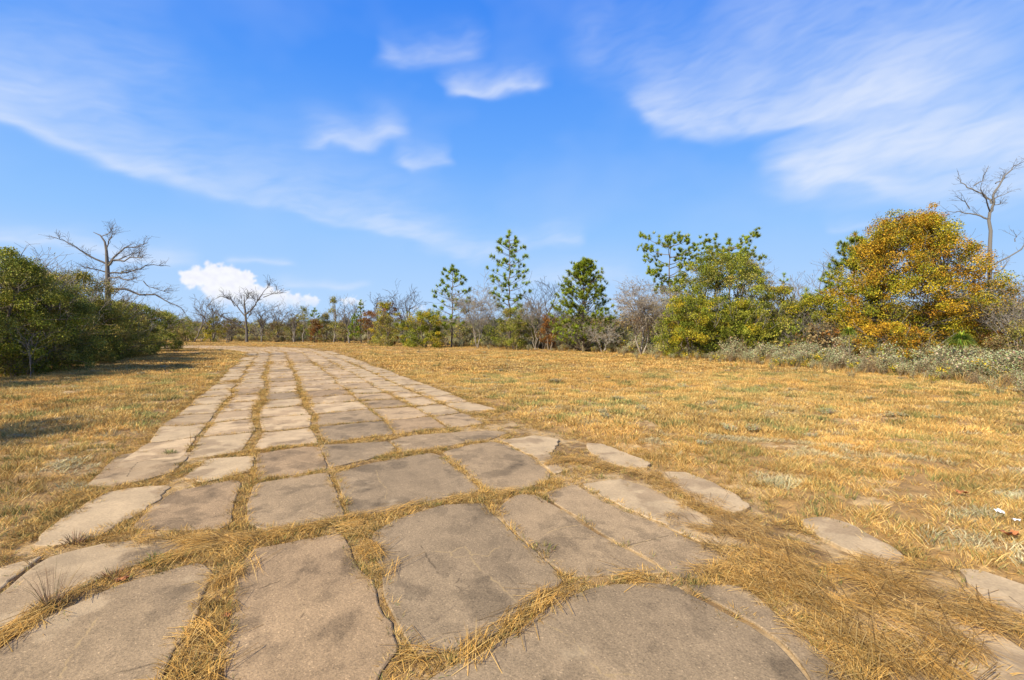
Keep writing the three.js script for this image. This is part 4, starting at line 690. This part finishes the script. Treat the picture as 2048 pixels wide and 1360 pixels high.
const farSpots = [
  // px, top row, distance, width px, kind, name, label
  [352, 640, 78, 34, 'tan', 'oak_bush', 'tan leaved bush just right of the left hand thicket beyond the road'],
  [374, 632, 82, 40, 'oak', 'oak_bush', 'green bush behind the leaning bare trees beyond the bend'],
  [388, 601, 79, 46, 'bareLean', 'bare_tree', 'thin pale bare tree leaning left beyond the bend'],
  [402, 596, 80, 36, 'bareLean', 'bare_tree', 'forked grey bare tree leaning right beyond the bend'],
  [428, 612, 82, 30, 'bareUp', 'bare_tree', 'upright grey bare tree left of the spreading dead tree'],
  [424, 634, 80, 44, 'yellow', 'oak_bush', 'olive yellow bush left of the spreading dead tree'],
  [455, 655, 76, 26, 'bareDark', 'bare_shrub', 'small dark bare sapling left of the foot of the spreading dead tree'],
  [462, 636, 84, 46, 'tan', 'oak_bush', 'brown leaved bush behind the spreading dead tree'],
  [523, 610, 79, 18, 'bareUp', 'bare_tree', 'slim bare trunk right of the spreading dead tree'],
  [520, 640, 83, 44, 'olive', 'oak_bush', 'olive bush right of the spreading dead tree'],
  [556, 606, 82, 44, 'bareUp', 'bare_tree', 'many limbed bare tree between the spreading dead tree and the green pines'],
  [553, 642, 79, 40, 'tan', 'oak_bush', 'brown bush below the many limbed bare tree'],
  [588, 636, 80, 34, 'olive', 'oak_bush', 'olive bush right of the many limbed bare tree'],
  [588, 618, 78, 16, 'bareUp', 'bare_tree', 'slim bare tree left of the knobbly oak'],
  [606, 614, 77, 34, 'knob', 'oak_tree', 'knobbly thin crowned oak left of the small green pine'],
  [628, 616, 76, 28, 'pine', 'pine_tree', 'small green pine beyond the bend'],
  [632, 640, 73, 22, 'rust', 'rust_bush', 'orange brown oak sapling in front of the small green pine'],
  [650, 626, 78, 28, 'olive', 'oak_bush', 'olive bush right of the small green pine'],
  [668, 594, 74, 30, 'knob', 'oak_tree', 'tall thin oak with a tufted flat top beyond the bend'],
  [698, 606, 72, 24, 'bareUp', 'bare_tree', 'pale bare tree right of the tufted thin oak'],
  [690, 640, 73, 30, 'tan', 'oak_bush', 'grey brown bush right of the tufted thin oak'],
  [708, 628, 71, 22, 'pine', 'pine_tree', 'dark narrow pine left of the reddish brown oak'],
  [722, 600, 72, 22, 'pine', 'pine_tree', 'pointed olive pine just left of the reddish brown oak'],
  [340, 622, 84, 30, 'bareLean', 'bare_tree', 'thin bare tree at the end of the left hand thicket'],
];
farSpots.forEach(([px, py, d, w, kind, name, label], k) => {
  const h = topAt(py, d), W = wide(w, d), seed = 400 + k; let o;
  const bush = (palette, mixin) => broadleaf({ seed, h, w: W * 1.25, clumps: 36, per: 44, size: 0.16, rad: 0.55, palette, mixin, stems: 3, low: 0.04, twigs: 16 });
  if (kind === 'tan') o = bush(LEAF.tan, [LEAF.olive, 0.3]); else if (kind === 'oak') o = bush(LEAF.oak, [LEAF.olive, 0.3]); else if (kind === 'yellow') o = bush(LEAF.yellow, [LEAF.olive, 0.5]); else if (kind === 'olive') o = bush(LEAF.olive, [LEAF.tan, 0.4]); else if (kind === 'rust') o = bush(LEAF.rust, [LEAF.tan, 0.3]);
  else if (kind === 'knob') o = broadleaf({ seed, h, w: W, clumps: 22, per: 40, size: 0.15, rad: 0.5, palette: LEAF.olive, stems: 1, low: 0.55, twigs: 30, trunkR: 0.12, wood: WOOD.grey });
  else if (kind === 'pine') o = pine({ seed, h, w: W * 1.3, from: 0.15, whorls: 9, per: 5, needle: 0.34, n: 26, palette: LEAF.pine, fill: 2, wide: 0.022, rise: 0.6 });
  else o = bare({ seed, h, w: W, stems: kind === 'bareLean' ? 1 : 2, depth: 4, kids: [0, 3, 3, 3, 3], rad: kind === 'bareDark' ? 0.08 : 0.12, col: kind === 'bareDark' ? WOOD.dark : [0.15, 0.13, 0.105], thin: 0.015, lean: kind === 'bareLean' ? 1.6 : 0.4 });
  place(o, name, label, /bush|shrub/.test(name) ? 'bush' : /pine/.test(name) ? 'pine' : 'tree', px, d);
});

// ---------------------------------------------------------------- plants: the thicket left of the road
place(broadleaf({ seed: 501, h: topAt(492, 20), w: 6.4, clumps: 190, per: 120, size: 0.085, rad: 0.5, palette: LEAF.thick, mixin: [LEAF.oak, 0.45], stems: 5, low: 0.03, twigs: 60, trunkR: 0.08 }), 'oak_tree', 'dark green oak cut by the left frame edge', 'tree', -30, 20.5);
place(broadleaf({ seed: 502, h: topAt(560, 21.5), w: 5.4, clumps: 150, per: 120, size: 0.085, rad: 0.46, palette: LEAF.thick, mixin: [LEAF.olive, 0.3], stems: 5, low: 0.02, twigs: 50, trunkR: 0.06 }), 'oak_bush', 'dark green bush nearest the camera in the left thicket', 'bush', 78, 22.5);
place(broadleaf({ seed: 503, h: topAt(532, 26), w: 6.2, clumps: 150, per: 95, size: 0.09, rad: 0.48, palette: LEAF.olive, mixin: [LEAF.tan, 0.4], stems: 4, low: 0.05, twigs: 130, trunkR: 0.07 }), 'oak_tree', 'olive oak with brown twigs at the crest of the left thicket', 'tree', 75, 28);
place(broadleaf({ seed: 504, h: topAt(548, 27), w: 6.0, clumps: 150, per: 95, size: 0.09, rad: 0.48, palette: LEAF.olive, mixin: [LEAF.dark, 0.4], stems: 4, low: 0.04, twigs: 120, trunkR: 0.07 }), 'oak_tree', 'twiggy olive oak left of the dead tree in the thicket', 'tree', 150, 27);
place(broadleaf({ seed: 505, h: topAt(600, 29), w: 5.0, clumps: 110, per: 100, size: 0.09, rad: 0.46, palette: LEAF.thick, mixin: [LEAF.olive, 0.5], stems: 4, low: 0.02, twigs: 50 }), 'oak_bush', 'dark bush in front of the foot of the thicket dead tree', 'bush', 196, 29.5);
place(broadleaf({ seed: 506, h: topAt(606, 36), w: 6.0, clumps: 120, per: 95, size: 0.10, rad: 0.5, palette: LEAF.olive, mixin: [LEAF.oak, 0.5], stems: 4, low: 0.03, twigs: 50 }), 'oak_bush', 'olive green bush right of the thicket dead tree', 'bush', 262, 36.5);
place(broadleaf({ seed: 507, h: topAt(625, 42), w: 5.4, clumps: 100, per: 90, size: 0.11, rad: 0.5, palette: LEAF.thick, mixin: [LEAF.oak, 0.5], stems: 4, low: 0.0, twigs: 30 }), 'oak_bush', 'last dark green bush at the far end of the left thicket', 'bush', 312, 43);
place(broadleaf({ seed: 508, h: topAt(520, 31), w: 6.0, clumps: 110, per: 85, size: 0.10, rad: 0.5, palette: LEAF.tan, mixin: [LEAF.olive, 0.5], stems: 3, low: 0.1, twigs: 120 }), 'oak_tree', 'brown twiggy oak at the back of the left thicket', 'tree', 20, 31);
place(broadleaf({ seed: 509, h: topAt(628, 34), w: 4.4, clumps: 70, per: 85, size: 0.10, rad: 0.46, palette: LEAF.olive, stems: 4, low: 0.0, twigs: 30 }), 'oak_bush', 'low olive bush at the grass edge in the middle of the left thicket', 'bush', 238, 33);
place(broadleaf({ seed: 510, h: topAt(600, 45), w: 6.4, clumps: 80, per: 70, size: 0.13, rad: 0.55, palette: LEAF.olive, mixin: [LEAF.tan, 0.3], stems: 3, low: 0.05, twigs: 40 }), 'oak_tree', 'pale olive oak at the back of the thicket right of the dead tree', 'tree', 232, 47);
place(bare({ seed: 511, h: topAt(510, 29), w: 4.5, stems: 2, depth: 4, kids: [0, 3, 3, 3, 3], rad: 0.07, thin: 0.009, leaves: 0.12, palette: LEAF.tan }), 'bare_tree', 'bare grey limbs sticking up out of the left thicket', 'tree', 92, 30);
place(bare({ seed: 512, h: 2.2, w: 0.7, stems: 1, depth: 3, kids: [0, 3, 3, 3], rad: 0.016, col: WOOD.grey, thin: 0.004 }), 'bare_shrub', 'pale bare sapling at the shaded foot of the left thicket', 'shrub', 62, 19.4);
place(broadleaf({ seed: 513, h: 5.0, w: 4.4, clumps: 70, per: 80, size: 0.10, rad: 0.46, palette: LEAF.dark, stems: 3, low: 0.1 }), 'oak_tree', 'dark oak out of view left of the near verge', 'tree', -1420, 5.2);
place(broadleaf({ seed: 514, h: 5.6, w: 5.4, clumps: 90, per: 60, size: 0.11, rad: 0.5, palette: LEAF.thick, stems: 4, low: 0.05 }), 'oak_tree', 'green oak just out of view beyond the left frame edge', 'tree', -262, 16.4);
place(broadleaf({ seed: 515, h: 5.2, w: 5.2, clumps: 90, per: 60, size: 0.11, rad: 0.5, palette: LEAF.olive, stems: 4, low: 0.05 }), 'oak_tree', 'olive oak out of view further beyond the left frame edge', 'tree', -462, 13.6);
{ // dead tree in the thicket
  const d = 33, bx = 216, S = 3.938, P = (u, v) => [(u / S - bx) / F * d, EYE + (HZ - (440 + v / S)) / F * d], L = (tilt, r0, ...q) => ({ tilt, r0, path: q.map(([u, v]) => P(u, v)) });
  const t = [[856, 1180, 0.24], [855, 900, 0.21], [850, 640, 0.175], [848, 470, 0.15], [845, 360, 0.125], [838, 250, 0.085], [825, 180, 0.06], [790, 130, 0.04], [735, 105, 0.015]].map(([u, v, q]) => [...P(u, v), q]); t[0][1] = -0.2;
  place(snag({ seed: 520, trunk: t, col: [0.14, 0.12, 0.10], limbs: [
    L(0.3, 0.07, [845, 358], [740, 300], [660, 235], [590, 190], [510, 160]), L(-0.5, 0.03, [800, 138], [840, 110], [850, 75]), L(0.5, 0.045, [842, 250], [890, 185], [945, 140], [990, 135]), L(-0.3, 0.07, [847, 372], [880, 300], [940, 215], [1010, 210], [1060, 190], [1090, 165]),
    L(0.2, 0.07, [848, 378], [900, 330], [1000, 335], [1080, 305], [1160, 320], [1215, 290]), L(-0.4, 0.04, [900, 332], [960, 300], [1000, 265], [1025, 260]), L(0.5, 0.03, [1080, 307], [1140, 260]), L(-0.5, 0.06, [849, 430], [960, 415], [1020, 390], [1060, 350], [1140, 345], [1210, 350]), L(0.3, 0.035, [960, 417], [1040, 405], [1120, 440]),
    L(0.4, 0.06, [850, 468], [980, 465], [1060, 490], [1130, 490], [1160, 475], [1200, 500]), L(-0.2, 0.035, [1130, 490], [1160, 530], [1240, 560], [1320, 585]), L(-0.25, 0.09, [851, 555], [960, 545], [1060, 590], [1170, 595], [1230, 640], [1340, 690], [1372, 760]), L(0.6, 0.05, [848, 425], [770, 400], [720, 390]), L(-0.7, 0.06, [850, 560], [800, 520], [740, 480]),
  ], twig: 1.5, moss: 0.10 }), 'dead_tree', 'dead oak with long crooked limbs rising from the left thicket', 'tree', bx, d);
}

// ---------------------------------------------------------------- low scrub on the right, and the woods behind everything
{
  const sprig = (seed, palette, h, w, n, size, col, twigs) => {
    const r = rng(seed), g = new Geo();
    for (let k = 0; k < twigs; k++) { const a = r() * 6.283, e = V3(Math.cos(a) * w * (0.2 + 0.8 * r()), h * (0.6 + 0.5 * r()), Math.sin(a) * w * (0.2 + 0.8 * r())); g.tube(wobble(r, V3(0, -0.03, 0), e, 2, 0.1), [0.006, 0.004, 0.003], 3, col); for (let m = 0; m < n; m++) { const f = 0.45 + 0.6 * r(), u = r() * 6.283, v = (r() - 0.3) * 1.6, s = size * (0.6 + 0.8 * r()), c = pick(r, palette).map((q) => q * (0.8 + 0.4 * r())); g.leaf(e.x * f + (r() - 0.5) * 0.08, e.y * f, e.z * f + (r() - 0.5) * 0.08, Math.cos(u) * Math.cos(v) * s, Math.sin(v) * s, Math.sin(u) * Math.cos(v) * s, -Math.sin(u) * s * 0.3, s * 0.12, Math.cos(u) * s * 0.3, c); } }
    return g.build();
  };
  const sage = sprig(601, LEAF.sage, 0.55, 0.30, 20, 0.042, [0.26, 0.20, 0.12], 18), brown = sprig(602, LEAF.tan, 0.6, 0.26, 3, 0.05, [0.30, 0.22, 0.13], 20), green = sprig(603, LEAF.yellow, 0.45, 0.25, 10, 0.06, [0.2, 0.16, 0.1], 12);
  const A = [], B = [], Cc = [], r = rng(66);
  const tall = tuftGeometry(61, 26, 0.16, 0.42, 0.006, 0.45, STRAW, 0.06), T = [];
  for (let d = -4; d < 92; d += 1) {
    const w = (d + 4) * 1.09 + 4, per = d < 20 ? 13 : d < 40 ? 8 : 3, n = Math.round(2 * w * per);
    for (let k = 0; k < n; k++) {
      const x = (r() * 2 - 1) * w, z = -d - r(), [, t] = roadST(x, z); if (t < HALF + 1) continue;
      const sc = scrubDepth(x, z) + 1.2 * fbm(noiseA, x * 0.35, z * 0.35, 3); if (sc < -3.4 || sc > 9) continue;
      if (sc < 0.4 && r() > 0.42 * Math.exp(1.05 * (sc - 0.4)) + 0.02) continue;
      const kind = fbm(noiseB, x * 0.4 + 3, z * 0.4, 3) + 0.5 * (r() - 0.5), v = 1.05 + 0.45 * r(), s = (0.7 + 0.6 * r()) * (0.5 + 0.65 * clamp((sc + 0.6) / 3)) * (1 + 0.8 * fbm(noiseC, x * 0.5 + 12, z * 0.5, 3)) * (d > 35 ? 1.5 : 1.15);
      (kind > 0.30 ? B : kind < -0.34 ? Cc : A).push([x, terrain(x, z), z, r() * 6.283, s, s * (0.75 + 0.4 * r()), [v, v, v * 0.97]]);
      if (r() < 0.5) { const x2 = x + (r() - 0.5) * 0.8, z2 = z + (r() - 0.5) * 0.8, v2 = 0.8 + 0.4 * r(); T.push([x2, terrain(x2, z2), z2, r() * 6.283, 0.8 + 0.6 * r(), 0.6 + 0.7 * r(), [v2, v2 * 0.96, v2 * 0.9]]); }
    }
  }
  // stray sprigs in the verge
  for (let k = 0; k < 620; k++) { const d = 8 + 36 * r(), x = (r() * 2 - 1) * (d * 1.1 + 2), z = -d, [, t] = roadST(x, z); if (Math.abs(t) < HALF + 1 || fbm(noiseC, x * 0.3, z * 0.3, 2) < 0.1 || (t < 0 && t < -11)) continue; const v = 1.1 + 0.4 * r(), s = 0.30 + 0.30 * r() * r(); A.push([x, terrain(x, z) - 0.02, z, r() * 6.283, s * 1.7, s * 0.6, [v, v, v]]); }
  scatter('sage_scrub', 'pale grey green low scrub in a belt before the right hand trees', 'scrub', sage, leafMat, A);
  scatter('brown_scrub', 'dry brown weeds standing among the grey scrub', 'weeds', brown, leafMat, B);
  scatter('green_scrub', 'small yellow green shoots among the grey scrub', 'scrub', green, leafMat, Cc);
  scatter('tall_grass', 'tall straw grass along the edge of the grey scrub', 'grass', tall, grassMat, T);
  const thicket = (seed, palette, mixin) => { const g = new Geo(), q = rng(seed); for (let k = 0; k < 26; k++) { const a = q() * 6.283, v = q(), e = Math.sqrt(Math.max(0.06, 1 - (v - 0.3) ** 2 * 1.9)) * Math.sqrt(q()); leafClump(g, q, Math.cos(a) * e * 0.85, 0.12 + v * 1.25, Math.sin(a) * e * 0.85, 0.34, 46, 0.075, q() < 0.35 ? mixin : palette); } for (let k = 0; k < 9; k++) grow(g, q, V3((q() - 0.5) * 0.6, -0.05, (q() - 0.5) * 0.6), V3((q() - 0.5) * 1.2, 1, (q() - 0.5) * 1.2), 0.9 + q() * 0.7, 0.014, 2, { bend: 0.45, lift: 0.02, open: 0.5, kids: [0, 3, 3], col: WOOD.grey, thin: 0.005 }); return g.build(); };
  const U = [[], [], [], []];
  for (let k = 0; k < 5200; k++) {
    const d = 8 + 84 * r(), x = (r() * 2 - 1) * (d * 1.1 + 6), z = -d, [, t] = roadST(x, z), sc = t > 0 ? scrubDepth(x, z) : -1, wob = 1.5 * fbm(noiseB, x * 0.2, z * 0.2, 2);
    const right = t > 0 && sc > 3.0 + wob && sc < 10 && d > (x > 11 ? 26.5 : 21), leftSide = t < -10.6 + wob * 0.5 && t > -19 && d > 19.5 && d < 50;
    if (!right && !leftSide) continue; if (right && r() < (d > 55 ? 0.1 : 0.45)) continue;
    const s2 = (0.55 + 0.75 * r()) * (d > 55 ? 1.7 : d > 45 ? 1.3 : 1), kind = fbm(noiseA, x * 0.12 + 40, z * 0.12, 2) + 0.8 * (r() - 0.5), v = 0.85 + 0.35 * r();
    U[leftSide ? (kind > 0.1 ? 0 : 1) : kind > 0.22 ? 0 : kind > -0.05 ? 1 : kind > -0.28 ? 2 : 3].push([x, terrain(x, z), z, r() * 6.283, s2, s2 * (0.7 + 0.5 * r()), [v, v, v]]);
  }
  ['dark green', 'olive', 'brown', 'grey green'].forEach((w, k) => scatter('undergrowth', `${w} undergrowth filling the foot of the tree line`, 'undergrowth', thicket(640 + k, [LEAF.oak, LEAF.olive, LEAF.tan, LEAF.sage][k], [LEAF.dark, LEAF.tan, LEAF.olive, LEAF.olive][k]), leafMat, U[k]));
  // undergrowth and trees too deep in the woods to tell apart
  const mass = (seed, palette, mixin) => { const g = new Geo(), q = rng(seed); for (let k = 0; k < 42; k++) { const a = q() * 6.283, v = q(), e = Math.sqrt(Math.max(0.05, 1 - ((v - 0.4) / 0.62) ** 2)) * Math.pow(q(), 0.4); leafClump(g, q, Math.cos(a) * e * 2.3, 0.2 + v * 3.6, Math.sin(a) * e * 2.3, 0.6, 34, 0.20, q() < 0.3 ? mixin : palette); } for (let k = 0; k < 10; k++) grow(g, q, V3((q() - 0.5) * 2, 0.6 + q() * 1.4, (q() - 0.5) * 2), V3((q() - 0.5) * 0.7, 1, (q() - 0.5) * 0.7), 1.5 + q() * 1.3, 0.035, 2, { bend: 0.4, lift: 0.02, open: 0.5, kids: [0, 3, 3], col: WOOD.grey, thin: 0.014 }); return g.build(); };
  const woods = [[], [], [], []];
  for (let k = 0; k < 1500; k++) {
    const d = 30 + 110 * r(), x = (r() * 2 - 1) * (d * 1.1 + 25), z = -d, [, t] = roadST(x, z); let ok;
    const sc = scrubDepth(x, z), left = t < -14 && d < 78 && x < -30 - (d - 40) * 0.1;
    ok = (t > 0 && sc > 5 && sc < 60) || (left && r() < 0.5);
    if (!ok) continue;
    const s = (0.62 + 0.45 * r()) * (sc > 20 ? 1.1 : 0.85), kind = fbm(noiseA, x * 0.08, z * 0.08, 2) + 0.7 * (r() - 0.5);
    woods[kind > 0.25 ? 0 : kind > 0 ? 1 : kind > -0.25 ? 2 : 3].push([x, terrain(x, z) - 0.1, z, r() * 6.283, s * (0.8 + 0.4 * r()), s, null]);
  }
  ['green', 'olive', 'brown', 'grey green'].forEach((w, k) => scatter('distant_wood', `${w} scrub woodland massed behind the front row of trees`, 'woodland', mass(620 + k, [LEAF.oak, LEAF.olive, LEAF.tan, LEAF.sage][k], [LEAF.olive, LEAF.tan, LEAF.rust, LEAF.olive][k]), leafMat, woods[k]));
}

// ---------------------------------------------------------------- small things: weeds in the joints, scraps in the grass
function weed({ seed, n, h, spread, col, w = 0.0022 }) {
  const r = rng(seed), g = new Geo(), root = new THREE.Group(), b = new Geo();
  for (let k = 0; k < n; k++) { const a = r() * 6.283, l = h * (0.5 + 0.6 * r()), o = spread * r(), u = r() * 6.283, c = pick(r, col).map((q) => q * (0.75 + 0.5 * r())); g.blade(Math.cos(a) * 0.03, 0, Math.sin(a) * 0.03, Math.cos(a) * o, l, Math.sin(a) * o, Math.cos(u) * w, Math.sin(u) * w, 0.02, c, c); }
  for (let k = 0; k < n * 2; k++) { const a = r() * 6.283, q = 0.09 * Math.sqrt(r()), l = 0.04 + 0.06 * r(), u = r() * 6.283, c = pick(r, col).map((x) => x * (0.6 + 0.5 * r())); b.blade(Math.cos(a) * q, -0.01, Math.sin(a) * q, Math.cos(a) * 0.05, l, Math.sin(a) * 0.05, Math.cos(u) * 0.003, Math.sin(u) * 0.003, 0.01, c, c); }
  tag(g.mesh('stalks', grassMat, root), null, null, null, 'stuff'); tag(b.mesh('tuft', grassMat, root), null, null, null, 'stuff'); return root;
}
const BROWNS = [[0.24, 0.16, 0.08], [0.17, 0.11, 0.06], [0.32, 0.22, 0.10]];
[[105, 1212, { seed: 701, n: 60, h: 0.32, spread: 0.20, w: 0.0014, col: BROWNS }, 'brown weed with long thin stalks in the nearest left joint'],
 [150, 1086, { seed: 702, n: 40, h: 0.14, spread: 0.16, col: BROWNS }, 'dark brown grass tuft in the joint beside the sandy left slab'],
 [232, 1156, { seed: 703, n: 40, h: 0.10, spread: 0.16, col: [[0.36, 0.20, 0.08], [0.26, 0.15, 0.06]] }, 'reddish brown tuft in the nearest left cross joint'],
 [340, 908, { seed: 704, n: 34, h: 0.13, spread: 0.08, col: GREENISH }, 'small upright green tuft on the far left slab crack'],
 [386, 893, { seed: 705, n: 10, h: 0.34, spread: 0.14, col: BROWNS }, 'tall thin dry stalks leaning over the left edge slabs'],
 [1088, 1101, { seed: 706, n: 34, h: 0.06, spread: 0.11, col: [[0.20, 0.13, 0.05], [0.24, 0.2, 0.06]] }, 'dark brown tuft in the joint right of the central slab'],
 [1093, 1003, { seed: 707, n: 26, h: 0.05, spread: 0.09, col: [[0.34, 0.24, 0.10], [0.24, 0.18, 0.07]] }, 'small tan tuft at the start of the long dark crack'],
 [310, 1126, { seed: 708, n: 44, h: 0.10, spread: 0.12, col: GREENISH }, 'green tuft in the nearest left cross joint'],
 [1500, 905, { seed: 709, n: 30, h: 0.16, spread: 0.16, col: [[0.16, 0.20, 0.05], [0.22, 0.24, 0.06]] }, 'green weed in the right verge before the scrub'],
].forEach(([px, py, o, label]) => { const w = weed(o), [x, z] = gpt(px, py); w.name = numbered('weed_tuft'); w.position.set(x, Math.abs(roadST(x, z)[1]) > HALF ? terrain(x, z) : 0.0, z); tag(w, label, 'weed'); shade(w); scene.add(w); });
// litter
function scrap(seed, w, l, material, name, label, category, px, py) {
  const r = rng(seed), g = new THREE.PlaneGeometry(w, l, 5, 5).rotateX(-Math.PI / 2), p = g.attributes.position;
  for (let k = 0; k < p.count; k++) p.setXYZ(k, p.getX(k) + (r() - 0.5) * w * 0.25, Math.abs(r() * 0.35 * w) + 0.004, p.getZ(k) + (r() - 0.5) * l * 0.25);
  g.computeVertexNormals(); const m = new THREE.Mesh(g, material), [x, z] = gpt(px, py); m.name = numbered(name); m.position.set(x, terrain(x, z) + 0.05, z); m.rotation.y = r() * 6; m.castShadow = m.receiveShadow = true; scene.add(tag(m, label, category));
}
const paper = new THREE.MeshStandardMaterial({ name: 'white paper', side: THREE.DoubleSide, roughness: 0.8, color: new THREE.Color().setRGB(0.78, 0.80, 0.82) }), rustyLeaf = new THREE.MeshStandardMaterial({ name: 'dead leaf', side: THREE.DoubleSide, roughness: 0.8, color: new THREE.Color().setRGB(0.36, 0.14, 0.045) });
scrap(801, 0.08, 0.06, paper, 'paper_scrap', 'crumpled white scrap in the grass near the right frame edge', 'litter', 1998, 1040);
scrap(802, 0.06, 0.045, paper, 'paper_scrap', 'smaller white scrap closer to the right frame edge', 'litter', 2033, 1058);
scrap(803, 0.10, 0.06, rustyLeaf, 'dead_leaf', 'brown dead leaf in the right verge above the paper scraps', 'leaf', 1925, 1000);
scrap(804, 0.14, 0.07, rustyLeaf, 'dead_leaf', 'orange brown dead leaf below the white scraps at the right edge', 'leaf', 2020, 1090);
scrap(805, 0.07, 0.05, rustyLeaf, 'dead_leaf', 'orange brown leaf caught in the nearest left joint grass', 'leaf', 452, 1234);
scrap(806, 0.09, 0.05, rustyLeaf, 'dead_leaf', 'orange leaf beside the reddish tuft in the left cross joint', 'leaf', 246, 1162);

renderer.render(scene, camera);
